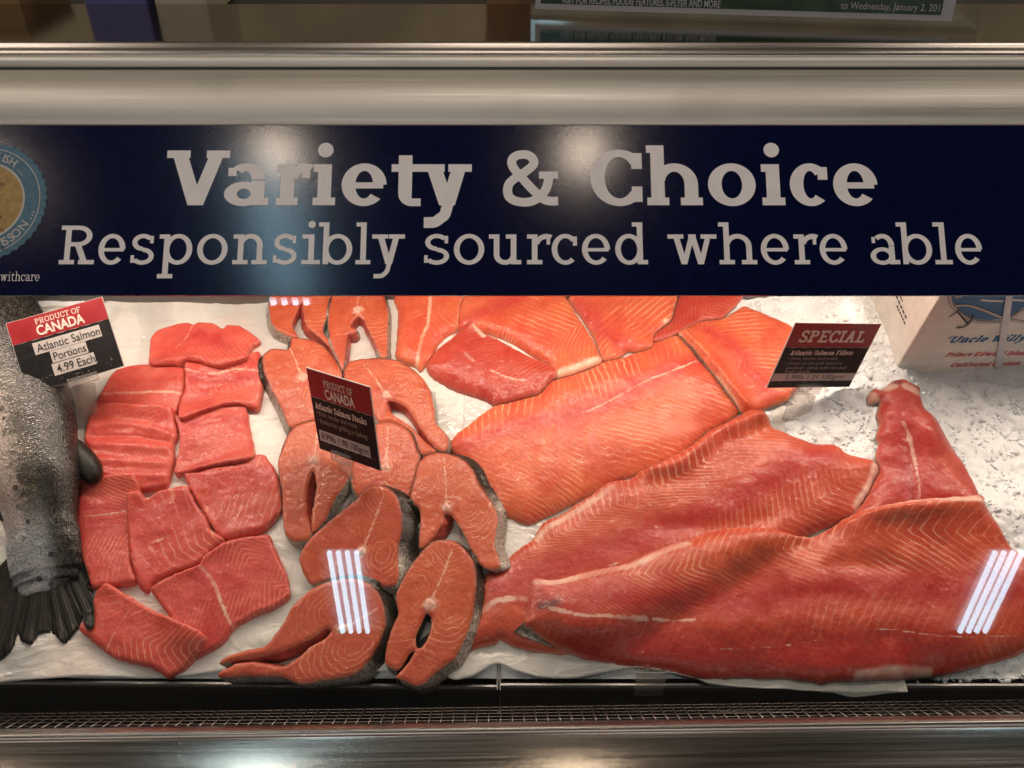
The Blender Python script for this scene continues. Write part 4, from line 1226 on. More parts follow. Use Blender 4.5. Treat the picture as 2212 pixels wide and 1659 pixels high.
    if skinF or bone is not None:
        root = empty(name, lowz, label, cat, group)
        mesh_obj('flesh', VV, allF, mat, root, attrs=at)
        def used(Vl, Fl, D=None):
            u = sorted({i for f in Fl for i in f}); mp = {a: b_ for b_, a in enumerate(u)}
            return [Vl[i] for i in u], [tuple(mp[i] for i in f) for f in Fl], ([D[i] for i in u] if D else None)
        if skinF:
            a_, b_, c_ = used(skinV, skinF, skinD); mesh_obj('skin', a_, b_, M['skin'], root, attrs={'dorsal': c_})
        if innF:
            if hl:
                for q in hl:      # floor of a closed slot
                    k0 = len(innV); zz = base(q[:, 0], q[:, 1]) + 0.002
                    innV.extend(bed3(q[:, 0], q[:, 1], zz).tolist()); innF.append(tuple(range(k0, k0 + len(q)))[::-1])
            a_, b_, _ = used(innV, innF); mesh_obj('belly_lining', a_, b_, M['slot'] if hl else M['inner'], root)
        if bone is not None and dorsal is not None:
            hb = float(top(b[None, :])[0][0])
            for nm, rr, hh_, mt in (('vertebra', bone_r, 0.0016, M['bone']), ('vertebra_core', bone_r * 0.45, 0.0021, M['bone_core'])):
                VB = [bed3(b[0], b[1], hb + hh_)]; FB = []
                for r in range(1, 4):
                    for i in range(14):
                        a = 2 * math.pi * i / 14; q = rr * r / 3 * (1 + 0.16 * math.sin(3 * a + seed) + 0.08 * math.sin(5 * a))
                        p = b + q * (math.cos(a) * ex + math.sin(a) * ey * 1.1)
                        VB.append(bed3(p[0], p[1], hb + hh_ * math.cos(r / 3 * 1.5) - 0.0004 * (r == 3) * 2))
                for i in range(14):
                    j = (i + 1) % 14
                    FB.append((0, 1 + i, 1 + j))
                    for r in range(2): FB.append((1 + r * 14 + i, 1 + (r + 1) * 14 + i, 1 + (r + 1) * 14 + j, 1 + r * 14 + j))
                mesh_obj(nm, VB, FB, mt, root)
    else:
        root = mesh_obj(name, VV, allF, mat, None, attrs=at, origin=lowz)
        tag(root, label, cat, group)
    # ---- raise the height field
    lo = O.min(0) - GD; hi = O.max(0) + GD
    i0, i1 = int(max(0, (lo[0] - GX0) / GD)), int(min(H.shape[0], (hi[0] - GX0) / GD + 2)); j0, j1 = int(max(0, (lo[1] - GS0) / GD)), int(min(H.shape[1], (hi[1] - GS0) / GD + 2))
    if i1 > i0 and j1 > j0:
        P = np.stack([GXX[i0:i1, j0:j1].ravel(), GSS[i0:i1, j0:j1].ravel()], -1)
        m = inside(P, O)
        for q in hl: m &= ~inside(P, q)
        if m.any():
            hv, _ = top(P[m]); sub_ = H[i0:i1, j0:j1].ravel(); sub_[m] = np.maximum(sub_[m], hv); H[i0:i1, j0:j1] = sub_.reshape(i1 - i0, j1 - j0)
    return root

# ------------------------------------------------------------------ fillets (bottom of the heap first)
FG = 'salmon fillets heaped on the ice'
mid7 = Z('E', (300, 1060), (700, 930), (1150, 830), (1600, 620), (1935, 480))
piece('salmon_fillet', Z('E', (170, 1100), (230, 1010), (320, 940), (420, 860), (520, 800), (650, 770), (800, 730), (880, 650), (940, 620), (1150, 560), (1260, 500), (1400, 470), (1500, 430), (1620, 360), (1790, 290), (1870, 380), (1950, 500), (2060, 600), (2160, 730),
      (2240, 830), (2200, 880), (2110, 940), (2000, 1000), (1900, 1090), (1800, 1180), (1600, 1260), (1500, 1300), (1360, 1350), (1200, 1430), (1080, 1490), (940, 1560), (830, 1610), (740, 1645), (650, 1620), (580, 1590), (520, 1560), (440, 1400), (330, 1260), (220, 1160)),
      'broad orange fillet with a pale dotted midline beside the steaks', 'fillet', FG, M['fillet'], 0.017, R=0.045, e0=0.15, axes=[(mid7, 0.35, 0.95, 9.5)], streaks=[(Z('E', (1935, 480), (1800, 550), (1600, 620), (1450, 690), (1280, 780), (1150, 840)), 2.6)],
      red=[(mid7, 17)], edge_pale=0.28, skin_edge=True, amp=1.0)
piece('salmon_fillet', Z('E', (1790, 300), (1810, 265), (1870, 250), (1950, 215), (2090, 200), (2150, 170), (2250, 110), 'H', (290, 128), (420, 180), (560, 245), (640, 330), (720, 480), (700, 580), (620, 680), (540, 770), (410, 820), (345, 850), (230, 862), (170, 780), (100, 690), (0, 560), (-120, 410)),
      'orange fillet with a folded striped flap behind the special price card', 'fillet', FG, M['fillet'], 0.016, R=0.022, e0=0.4, axes=[(Z('H', (-200, 280), (0, 470), (180, 690), (300, 830)), 0.7, 0.5, 6.5), (Z('H', (60, 250), (250, 450), (480, 760)), 0.6, 1.0, 8.5)],
      ridges=[(Z('E', (1830, 300), 'H', (-40, 430), (120, 640), (260, 820)), 9, 9)], red=[(Z('H', (0, 250), (200, 400), (420, 700)), 14)], pales=[(Z('E', (1800, 300), (1900, 430), 'H', (60, 620), (200, 800)), 7)], edge_pale=0.3, skin_edge=True, amp=0.8)
piece('salmon_fillet', Z('E', (1790, 40), (1800, -110), (2320, -110), (2260, 30), (2212, 95), (2140, 160), (2090, 195), (1960, 210), (1900, 240), (1830, 280), (1770, 310), (1680, 350), (1615, 360), (1600, 340), (1640, 290), (1740, 210)),
      'fillet with a silver skin edge tucked under the sign, nearest the ice', 'fillet', FG, M['fillet_red'], 0.013, R=0.02, e0=0.16, axes=[(Z('E', (1650, 330), (1900, 180), (2200, 0)), 1.1, 0.8, 7.5)], edge_pale=0.28, skin_edge=True, amp=0.45)
piece('salmon_fillet', Z('E', (990, 30), (980, -140), (1850, -140), (1790, 40), (1770, 120), (1745, 200), (1700, 240), (1640, 290), (1615, 330), (1620, 370), (1600, 400), (1500, 430), (1440, 430), (1380, 470), (1270, 490), (1240, 450), (1210, 360), (1160, 270), (1080, 150)),
      'bright orange fillet piece with a yellowish torn corner below the sign', 'fillet', FG, M['fillet'], 0.015, R=0.022, e0=0.16, axes=[(Z('E', (1150, 60), (1420, 200), (1720, 360)), 0.15, -0.2, 9.0)], red=[(Z('E', (1080, 60), (1250, 230), (1400, 350)), 14)],
      pales=[(Z('E', (1715, 195), (1740, 200)), 9)], edge_pale=0.4, skin_edge=True, amp=0.85)
piece('salmon_fillet', Z('E', (300, -140), (1000, -140), (1000, 30), (1040, 100), (1100, 200), (1160, 290), (1200, 350), (1230, 430), (1255, 500), (1150, 550), (940, 618), (900, 560), (870, 520), (750, 450), (600, 360), (430, 300), (240, 280), (235, 180), (260, 80)),
      'light orange fillet with a creamy striped tail end', 'fillet', FG, M['fillet'], 0.015, R=0.022, e0=0.16, axes=[(Z('E', (1020, -60), (900, 250), (780, 560)), 0.1, -0.1, 8.5), (Z('E', (700, 440), (900, 400), (1230, 330)), 0.8, -0.4, 7.0)], red=[(Z('E', (280, 200), (450, 130), (700, 20)), 13)],
      pales=[(Z('E', (960, 570), (1100, 530), (1240, 480)), 17)], edge_pale=0.28, skin_edge=True, amp=0.9)
piece('salmon_fillet', Z('C', (1050, 60), (1050, -150), (1640, -150), (1560, 0), (1520, 100), (1508, 200), (1500, 280), (1420, 330), (1360, 400), (1330, 480), (1270, 540), (1235, 572), (1200, 540), (1130, 520), (1064, 470), (1075, 300), (1078, 150)),
      'orange fillet with one long white fat streak beside the top steaks', 'fillet', FG, M['fillet'], 0.016, R=0.025, e0=0.16, axes=[(Z('C', (1300, 60), (1250, 310), (1190, 540)), 0.9, 0.9, 11)], streaks=[(Z('C', (1312, -100), (1305, 60), (1298, 140), (1288, 220), (1250, 310), (1225, 410), (1203, 510)), 5)],
      edge_pale=0.3, skin_edge=True, amp=0.25)
piece('salmon_fillet', Z('E', (20, 540), (50, 480), (110, 400), (190, 340), (240, 290), (330, 210), (370, 240), (430, 300), (560, 360), (700, 440), (840, 500), (890, 525), (940, 560), (935, 610), (880, 650), (840, 700), (800, 730), (650, 770), (510, 800), (420, 770), (260, 720), (130, 660), (60, 610)),
      'leaf-shaped tail fillet with a thin white streak lying on bare paper', 'fillet', FG, M['fillet_red'], 0.017, R=0.03, e0=0.16, axes=[(Z('E', (60, 300), (290, 425), (560, 580), (880, 640)), 0.8, 1.3, 8)], streaks=[(Z('E', (290, 425), (350, 475)), 5), (Z('E', (470, 540), (560, 580), (650, 604), (720, 610)), 3)],
      pales=[(Z('E', (360, 225), (420, 290)), 7), (Z('E', (560, 795), (700, 755), (830, 700)), 5)], edge_pale=0.3, skin_edge=True, amp=0.35, tint0=0.0)
piece('salmon_fillet', Z('H', (1270, 640), (1310, 630), (1350, 625), (1400, 650), (1470, 690), (1475, 730), (1500, 830), (1580, 900), (1650, 1020), (1710, 1120), (1780, 1220), (1850, 1350), (1890, 1440), (1910, 1540), (1500, 1620), (1100, 1640), (980, 1600), (1060, 1500), (1110, 1420), (1160, 1320), (1190, 1250),
      (1160, 1170), (1185, 1080), (1165, 1030), (1185, 950), (1170, 870), (1190, 785), (1112, 795), (1112, 725), (1150, 690), (1200, 700)),
      'deep red tail-end fillet standing up the ice on the right', 'fillet', FG, M['fillet_red'], 0.018, R=0.03, e0=0.3, axes=[(Z('H', (1300, 700), (1390, 1000), (1460, 1200), (1500, 1560)), 0.9, 0.9, 9)], streaks=[(Z('H', (1345, 940), (1390, 1000), (1440, 1130), (1462, 1210)), 5), (Z('H', (1465, 1230), (1480, 1330), (1490, 1470)), 3)],
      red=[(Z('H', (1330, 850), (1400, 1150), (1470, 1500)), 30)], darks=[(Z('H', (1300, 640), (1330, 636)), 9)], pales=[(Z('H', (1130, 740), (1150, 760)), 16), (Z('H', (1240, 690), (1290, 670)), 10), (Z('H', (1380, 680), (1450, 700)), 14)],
      ridges=[(Z('H', (1390, 1000), (1460, 1250), (1480, 1450)), 8, -4), (Z('H', (1560, 1000), (1720, 1300)), 12, 3)], edge_pale=0.45, skin_edge=True, amp=0.3, wob=0.003)
piece('salmon_fillet', Z('H', (415, 900), (350, 842), (260, 848), (180, 890), (80, 945), (0, 980), 'E', (1900, 1080), (1700, 1190), (1590, 1240), (1500, 1290), (1440, 1332), (1370, 1330), 'G', (1150, 112), (1070, 140), (960, 220), (850, 290), (760, 350), (630, 410), (580, 470), (550, 530), (460, 590), (360, 680), (320, 720), (220, 780), (190, 850),
      (160, 930), (130, 1030), (90, 1150), (50, 1290), (90, 1315), (200, 1292), (290, 1272), (320, 1242), (420, 1290), (560, 1322), (780, 1345), (1100, 1300), (1700, 1000), 'H', (700, 1720), (960, 1620), (1060, 1500), (1110, 1420), (1150, 1340), (1185, 1260), (1150, 1200), (1080, 1180), (960, 1150), (915, 1110), (860, 1080), (740, 1080), (620, 1040), (520, 1000), (430, 960)),
      'long red fillet with a curled striped belly edge in the middle', 'fillet', FG, M['fillet_mix'], 0.017, R=0.036, e0=0.15,
      axes=[(Z('G', (560, 600), (700, 500), (880, 420), (1090, 300), (1350, 210), (1500, 120), 'E', (2000, 1190), 'H', (200, 1060), (420, 980)), 0.35, 1.9, (7.0, 13.0), 45, 1.1), (Z('H', (650, 1560), (830, 1440), (980, 1330), (1120, 1240)), 0.7, 0.7, 9.0, 200, 0.75)],
      red=[(Z('G', (300, 850), (900, 640), (1500, 440), (2000, 250), 'H', (560, 1250), (800, 1180)), 22)], streaks=[(Z('G', (890, 770), (960, 745), (1020, 728)), 3), (Z('G', (1080, 700), (1190, 665)), 2.5), (Z('G', (190, 1020), (280, 955), (400, 935), (515, 938)), 7)],
      ridges=[(Z('E', (1620, 1240), (1800, 1200), 'H', (0, 1010), (180, 930), (340, 880)), 13, 13), (Z('G', (1500, 420), (2000, 420), (2200, 380)), 14, -4)], pales=[(Z('G', (1110, 130), (960, 235), (760, 360), (640, 430), (580, 500)), 8), (Z('H', (1165, 1240), (1120, 1380), (1030, 1520)), 11)],
      edge_pale=0.3, skin_edge=True, amp=0.95, wob=0.002)
ax9 = Z('G', (1000, 800), (1400, 780), (1650, 760), 'I', (60, 690), (430, 610), (780, 545), (1130, 490), (1660, 470), (2000, 500), (2300, 560))
fil9 = piece('salmon_fillet', Z('G', (545, 815), (600, 810), (700, 820), (880, 775), (1080, 730), (1220, 700), (1340, 640), (1460, 590), (1560, 555), (1680, 530), (1760, 490), (1900, 460), (2130, 450), 'I', (320, 450), (440, 465), (560, 495), (680, 515), (760, 500), (850, 450), (940, 390), (1080, 330), (1200, 300), (1400, 265), (1600, 245), (1900, 232),
      (1940, 310), (2000, 400), (2060, 500), (2110, 590), (2180, 640), (2300, 750), (2420, 900), (2420, 1220), (2212, 1330), (2000, 1400), (1830, 1445), (1700, 1480), (1500, 1510), (1200, 1525), (850, 1540), (780, 1555), (700, 1535), (500, 1515), (200, 1515), (0, 1525), 'G', (1700, 1520), (1500, 1465), (1300, 1440), (1100, 1410), (900, 1370), (780, 1320), (640, 1250), (540, 1180), (480, 1140), (500, 1080), (515, 980), (525, 900)),
      'largest red fillet with bold chevron lines along the front', 'fillet', FG, M['fillet_mix'], 0.022, R=0.05, e0=0.14,
      axes=[(ax9, 0.9, 1.5, (8.0, 17.0), 62, 1.1), (Z('G', (1400, 1350), (1900, 1320), 'I', (200, 1310), (700, 1270), (1100, 1190), (1650, 1195), (2200, 1210)), 0.75, 0.55, 11.0, 300, 0.40)],
      streaks=[(Z('G', (670, 1030), (780, 1050), (900, 1075), (1050, 1076), (1200, 1080)), 4.5), (Z('G', (1200, 1082), (1280, 1084), (1350, 1086)), 6), (Z('G', (1400, 1080), (1560, 1086), (1700, 1076)), 3), (Z('I', (1150, 1160), (1300, 1150), (1650, 1190), (2200, 1180)), 1.6), (Z('I', (0, 1280), (420, 1265), (800, 1220)), 1.4)],
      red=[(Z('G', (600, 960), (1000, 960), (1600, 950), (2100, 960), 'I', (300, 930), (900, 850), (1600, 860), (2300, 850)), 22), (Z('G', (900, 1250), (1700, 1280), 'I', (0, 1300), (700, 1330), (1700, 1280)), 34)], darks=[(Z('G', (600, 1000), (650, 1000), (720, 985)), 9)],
      pales=[(Z('G', (570, 820), (700, 822), (880, 780), (1100, 730), (1300, 690), (1500, 600), (1640, 560)), 8), (Z('I', (1100, 310), (1400, 275), (1650, 260), (1890, 250)), 10), (Z('I', (1100, 1460), (1350, 1430), (1600, 1420)), 12)],
      ridges=[(Z('I', (300, 520), (150, 600)), 20, 3.5), (Z('I', (650, 560), (720, 600)), 14, -5), (Z('I', (1000, 400), (1400, 340), (1850, 330)), 20, 7.5), (Z('I', (600, 720), (1000, 680), (1300, 700)), 12, -3), (Z('I', (0, 1080), (800, 1100), (1800, 1050)), 20, 2.5)], edge_pale=0.28, skin_edge=True, amp=1.0, wob=0.0025)
# blue-grey skin of its tail showing at the cut end
tp = to_bed_drape(Z('G', (412, 1182), (450, 1150), (500, 1112), (560, 1190), (650, 1268), (700, 1300), (560, 1245), (480, 1215)), 0.0)[0]
th = np.maximum(sampleH(tp[:, 0], tp[:, 1]), 0) + 0.0015
th[3:6] = np.minimum(th[3:6], th[0] + 0.010)
V = bed3(tp[:, 0], tp[:, 1], th)
mesh_obj('tail_skin', np.vstack([V, V - NB * 0.002]), [tuple(range(8))] + [(i, (i + 1) % 8, 8 + (i + 1) % 8, 8 + i) for i in range(8)], M['skin'], fil9, attrs={'dorsal': [0.35] * 16})

# ------------------------------------------------------------------ portions
PG = 'skinless salmon portions on the paper'
_pt = [0.05, 0.30, 0.0, 0.22, 0.12, 0.0, 0.25, 0.35, 0.40, 0.10, 0.15]
def portion(out, label, T=0.0125, **kw):
    kw.setdefault('tint0', _pt.pop(0) if _pt else 0.0)
    return piece('salmon_portion', out, label, 'fish portion', PG, M['portion'], T, R=kw.pop('R', 0.0045), e0=kw.pop('e0', 0.68), edge_pale=0.12, wob=0.003, base_sig=0.012, **kw)
portion(Z('A', (795, 580), (850, 545), (960, 520), (1060, 515), (1200, 530), (1300, 545), (1305, 640), (1290, 720), (1265, 800), (1230, 870), (1100, 880), (900, 860), (700, 870), (655, 850), (690, 760), (740, 670)),
        'portion crossed by a straight white band, behind the ridged portion', axes=[(Z('A', (680, 700), (1000, 690), (1290, 700)), 3.0, 3.0, 12)], streaks=[(Z('A', (730, 718), (900, 706), (1100, 706), (1270, 717)), 4.5)], amp=0.25, ridges=[(Z('A', (800, 620), (1280, 640)), 6, 1.5)])
portion(Z('A', (655, 850), (690, 800), (800, 785), (950, 795), (1100, 790), (1200, 810), (1225, 835), (1240, 900), (1250, 1020), (1225, 1090), (1230, 1180), (1205, 1290), (1175, 1370), (1080, 1390), (980, 1400), (850, 1360), (690, 1300), (640, 1150), (595, 1060), (610, 950), (625, 890)),
        'large portion with soft cross ridges next to the whole fish', T=0.014, axes=[(Z('A', (680, 800), (930, 870), (1240, 960)), 1.2, 1.4, 8)], amp=0.4,
        ridges=[(Z('A', (620, 940), (900, 930), (1240, 1010)), 6, 2.6), (Z('A', (610, 1060), (900, 1080), (1230, 1110)), 6, 2.8), (Z('A', (640, 1180), (900, 1190), (1220, 1210)), 6, 2.6), (Z('A', (700, 1290), (900, 1280), (1200, 1300)), 6, 2.4), (Z('A', (620, 1000), (900, 1010), (1240, 1060)), 3, -2)])
portion(Z('B', (1300, 70), (1400, 60), (1500, 30), (1700, -10), (1800, -60), (1870, -65), (1900, -20), (1945, 40), (1970, 110), (1990, 280), (1985, 340), (1870, 460), (1760, 500), (1590, 530), (1500, 450), (1450, 370), (1380, 250), (1330, 160)),
        'portion with long parallel pale lines, right of the column', axes=[(Z('B', (1350, 180), (1600, 160), (1980, 130)), 0.3, -0.25, 8.5)], red=[(Z('B', (1350, 90), (1600, 60), (1950, 60)), 14)], amp=0.95)
portion(Z('A', (1240, 870), (1275, 890), (1420, 840), (1560, 800), (1680, 790), (1735, 810), (1750, 900), (1770, 1000), (1790, 1100), (1795, 1165), (1700, 1200), (1500, 1230), (1350, 1265), (1240, 1290), (1232, 1250), (1260, 1120), (1265, 1000), (1245, 930)),
        'middle portion of the right column with a faint pale seam', axes=[(Z('A', (1250, 1200), (1500, 1120), (1800, 1090)), 2.5, 2.2, 9)], streaks=[(Z('A', (1310, 1030), (1500, 1020), (1760, 975)), 1.6)], amp=0.55, red=[(Z('A', (1280, 930), (1700, 880)), 10)])
portion(Z('A', (1310, 505), (1420, 515), (1560, 525), (1680, 450), (1760, 440), (1835, 432), (1850, 560), (1855, 680), (1840, 790), (1810, 830), (1740, 810), (1680, 795), (1560, 805), (1420, 850), (1275, 900), (1262, 800), (1300, 700), (1305, 600)),
        'portion with a white seam near its top edge and fan lines below', axes=[(Z('A', (1290, 680), (1500, 700), (1850, 640)), -0.3, 1.9, 8.5)], streaks=[(Z('A', (1310, 550), (1410, 560), (1520, 560), (1640, 535), (1730, 540), (1820, 555)), 3.4)], red=[(Z('A', (1320, 590), (1830, 600)), 9)], amp=0.9)
portion(Z('A', (1065, 340), (1110, 280), (1240, 235), (1330, 222), (1372, 238), (1390, 222), (1500, 225), (1572, 266), (1600, 240), (1690, 245), (1760, 285), (1835, 350), (1780, 390), (1750, 430), (1740, 470), (1640, 505), (1560, 532), (1480, 522), (1400, 495), (1300, 497), (1250, 522), (1180, 522), (1060, 515), (1055, 430)),
        'topmost portion with a scalloped back edge and curved streak', axes=[(Z('A', (1080, 420), (1400, 380), (1820, 360)), 0.8, 0.8, 8)], streaks=[(Z('A', (1350, 232), (1310, 320), (1240, 392)), 2.8)], ridges=[(Z('A', (1150, 500), (1350, 470), (1600, 500)), 7, 3.5), (Z('A', (1190, 500), (1400, 505)), 4, 2)], red=[(Z('A', (1400, 290), (1600, 380)), 12)], amp=0.5)
portion(Z('B', (570, 110), (640, 90), (760, 80), (890, 60), (940, 70), (970, 110), (990, 190), (960, 260), (930, 330), (920, 500), (930, 620), (940, 720), (970, 830), (830, 860), (700, 870), (625, 865), (610, 770), (580, 660), (560, 560), (545, 420), (550, 300), (560, 180)),
        'upright portion with chevron lines beside the fish tail', axes=[(Z('B', (580, 780), (870, 650), (1000, 600)), 0.9, -0.4, 7.0), (Z('B', (560, 170), (780, 150), (1000, 100)), -1.4, 1.4, 7)], streaks=[(Z('B', (555, 365), (700, 350), (880, 322)), 2.2)], red=[(Z('B', (560, 300), (900, 280)), 12), (Z('B', (560, 430), (900, 450)), 12)], amp=1.0)
portion(Z('B', (890, 250), (905, 200), (990, 190), (1040, 245), (1100, 200), (1220, 165), (1320, 155), (1350, 210), (1400, 300), (1450, 370), (1490, 460), (1590, 540), (1500, 600), (1400, 700), (1200, 770), (1080, 840), (1040, 905), (990, 880), (950, 760), (920, 650), (905, 450)),
        'four-cornered portion with slanted lines in the middle of the group', axes=[(Z('B', (980, 860), (1150, 700), (1380, 560), (1560, 480)), 0.1, 0.55, 9.5)], streaks=[(Z('B', (1050, 545), (1120, 520)), 3.5), (Z('B', (1120, 520), (1200, 480), (1420, 350)), 1.3)], red=[(Z('B', (950, 350), (1300, 260)), 18)], amp=0.8)
portion(Z('B', (1065, 880), (1150, 820), (1270, 760), (1400, 710), (1450, 640), (1600, 545), (1780, 510), (1895, 500), (1930, 570), (1980, 680), (2030, 800), (2040, 920), (1950, 1000), (1800, 1060), (1640, 1160), (1560, 1260), (1440, 1330), (1350, 1370), (1300, 1300), (1250, 1180), (1180, 1050), (1120, 970)),
        'big red portion with a thick white streak across it', T=0.014, axes=[(Z('B', (1080, 900), (1200, 880), (1350, 860)), 0.3, -0.3, 5.5), (Z('B', (1700, 580), (1830, 760), (1980, 880)), 1.3, 0.9, 7.5)], streaks=[(Z('B', (1415, 725), (1490, 810), (1530, 890), (1570, 1000), (1610, 1090), (1640, 1150)), 4.5)],
        red=[(Z('B', (1400, 760), (1500, 1000), (1520, 1200)), 17), (Z('B', (1560, 640), (1650, 900)), 16)], amp=0.75)
portion(Z('B', (690, 890), (740, 845), (780, 850), (900, 920), (1040, 1010), (1200, 1080), (1340, 1140), (1452, 1215), (1390, 1330), (1290, 1450), (1220, 1490), (1170, 1502), (1130, 1470), (1050, 1430), (920, 1400), (790, 1360), (700, 1290), (620, 1220), (560, 1165), (600, 1100), (650, 1040), (665, 950)),
        'front portion with a sharp corner and bright pale lines, nearest the lip', axes=[(Z('B', (690, 880), (680, 1050), (620, 1200)), 0.0, 0.3, 8), (Z('B', (950, 1200), (1150, 1290), (1400, 1300)), 0.9, 0.9, 9.5)], streaks=[(Z('B', (905, 1030), (830, 1130), (735, 1320)), 2.0)], amp=1.0)

# ------------------------------------------------------------------ steaks
SGp = 'salmon steaks on the paper'
def steak(out, label, bone, dorsal, T=0.020, **kw):
    return piece('salmon_steak', out, label, 'fish steak', SGp, M['steak'], T, rigid=True, bone=bone, dorsal=dorsal, edge_pale=0.15, wob=0.0012, amp=0.95, **kw)
z = lambda *a: Z(*a)[0]
steak(Z('C', (400, -210), (270, -150), (200, -40), (170, 100), (180, 190), (230, 270), (330, 318), (372, 308), (335, 240), (352, 170), (385, 95), (400, 62), (410, 120), (422, 200), (445, 250), (520, 310), (600, 390), (640, 470), (690, 490), (700, 440), (640, 380), (590, 330), (552, 280), (560, 220), (590, 130), (610, 30), (560, -100), (480, -190)),
      'steak cut off by the sign with silver skin, at far upper left of the steaks', z('C', (400, 0)), z('C', (420, -200)), cav=[Z('C', (372, 308), (335, 240), (352, 170), (400, 62), (422, 200), (520, 310), (640, 470))], off=(-9, 4))
steak(Z('C', (610, 30), (640, -80), (740, -160), (860, -150), (950, -60), (990, 40), (1010, 150), (1005, 300), (1003, 440), (965, 460), (925, 380), (882, 280), (850, 225), (835, 190), (800, 168), (765, 195), (745, 245), (790, 262), (765, 290), (725, 300), (712, 400), (702, 470), (690, 545), (650, 460), (610, 360), (592, 270), (590, 130)),
      'horseshoe steak with open belly just below the sign', z('C', (795, 125)), z('C', (800, -160)), cav=[Z('C', (925, 380), (882, 280), (835, 190), (800, 168), (745, 245), (765, 290), (725, 300), (702, 470))])
steak(Z('C', (120, 480), (140, 430), (190, 395), (300, 400), (330, 322), (420, 325), (500, 345), (570, 390), (620, 450), (660, 520), (685, 580), (650, 650), (600, 720), (560, 800), (500, 900), (420, 930), (320, 950), (270, 850), (240, 780), (170, 650), (130, 560)),
      'oval steak with dark back skin, left of the centre price card', z('C', (405, 605)), z('C', (310, 380)), off=(-9, 3))
steak(Z('C', (690, 580), (720, 500), (780, 475), (950, 460), (1080, 480), (1170, 530), (1240, 590), (1300, 680), (1330, 790), (1350, 920), (1420, 1000), (1440, 1050), (1420, 1115), (1375, 1118), (1310, 1060), (1240, 960), (1195, 885), (1135, 812), (1065, 775), (1005, 770), (1030, 850), (1150, 930), (1240, 1020), (1330, 1102), (1345, 1122), (1262, 1150), (1235, 1120), (1190, 1000), (1130, 950), (1030, 915), (950, 920), (900, 850), (800, 700), (720, 640)),
      'steak with a dark red belly slit, right of the centre price card', z('C', (998, 728)), z('C', (830, 500)), cav=[Z('C', (1310, 1060), (1240, 960), (1135, 812), (1065, 775), (1005, 770), (1030, 850), (1150, 930), (1240, 1020), (1330, 1102))])
steak(Z('C', (450, 905), (380, 930), (330, 960), (290, 1020), (250, 1120), (232, 1200), (245, 1300), (260, 1400), (265, 1500), (270, 1600), (285, 1700), (345, 1752), (440, 1745), (468, 1690), (440, 1560), (435, 1440), (450, 1340), (476, 1262), (496, 1300), (505, 1390), (488, 1480), (472, 1560), (470, 1640), (482, 1690), (570, 1605), (600, 1540), (640, 1450), (690, 1380), (740, 1290), (755, 1200), (740, 1080), (680, 960), (560, 902)),
      'steak with a narrow open slit half hidden by the centre price card', z('C', (482, 1185)), z('C', (520, 915)), cav=[Z('C', (468, 1690), (440, 1560), (435, 1440), (476, 1262), (505, 1390), (472, 1560), (482, 1690))], off=(8, 0))
steak(Z('C', (765, 1150), (800, 1020), (880, 945), (1000, 912), (1080, 925), (1150, 965), (1195, 1030), (1215, 1100), (1240, 1150), (1225, 1230), (1195, 1330), (1160, 1430), (1140, 1480), (1000, 1560), (850, 1500), (765, 1390), (745, 1280)),
      'pinkish steak behind the lower right corner of the centre card', z('C', (992, 1232)), z('C', (1010, 930)), tint0=0.2)
steak(Z('C', (1240, 1180), (1270, 1150), (1370, 1125), (1480, 1150), (1560, 1190), (1610, 1250), (1650, 1330), (1690, 1400), 'D', (1750, 280), (1783, 380), (1772, 480), (1762, 560), (1790, 650), (1803, 720), (1740, 742), (1660, 700), (1600, 600), (1540, 480), (1490, 400), (1455, 352), (1405, 355), (1390, 420), (1350, 480), (1290, 560), (1235, 590), (1232, 500), (1240, 380), (1222, 300), (1172, 275), (1160, 230), (1190, 100), (1225, -30)),
      'steak with arched belly gap and dark back, touching the broad fillet', z('D', (1422, 302)), z('C', (1400, 1140)), cav=[Z('D', (1660, 700), (1540, 480), (1490, 400), (1455, 352), (1405, 355), (1350, 480), (1290, 560))], off=(20, -8), T=0.022)
steak(Z('D', (865, 150), (960, 142), (1040, 180), (1090, 250), (1110, 350), (1110, 460), (1092, 560), (1082, 680), (1090, 770), (1060, 850), (980, 860), (880, 830), (760, 810), (590, 815), (470, 845), (420, 780), (385, 680), (395, 620), (440, 540), (500, 480), (600, 390), (700, 310), (780, 240)),
      'dark red steak showing black scaly skin along its right side', z('D', (825, 610)), z('D', (1000, 200)), off=(34, 4), T=0.022, tint0=0.35)
steak(Z('D', (870, 830), (930, 880), (970, 950), (995, 1050), (995, 1130), (970, 1220), (930, 1300), (870, 1390), (800, 1460), (700, 1500), (560, 1522), (440, 1542), (390, 1546), (300, 1510), (230, 1492), (120, 1492), (0, 1490), (-110, 1500), (-190, 1488), (-170, 1455), (-110, 1425), (-60, 1400), (60, 1390), (160, 1410), (280, 1420), (420, 1322), (470, 1275), (560, 1228), (606, 1168), (560, 1158), (480, 1218), (300, 1300), (140, 1350), (0, 1372), (-100, 1384), (-180, 1408),
      (-170, 1375), (-125, 1345), (-5, 1310), (135, 1278), (200, 1210), (280, 1100), (330, 1000), (400, 930), (480, 870), (590, 820), (760, 795)),
      'front steak with two long belly flaps reaching left over the lip', z('D', (690, 1160)), z('D', (960, 1010)), cav=[Z('D', (-110, 1425), (60, 1390), (280, 1420), (420, 1322), (560, 1228), (606, 1168), (560, 1158), (300, 1300), (0, 1372), (-100, 1384))], off=(24, -4), T=0.024, tint0=0.35)
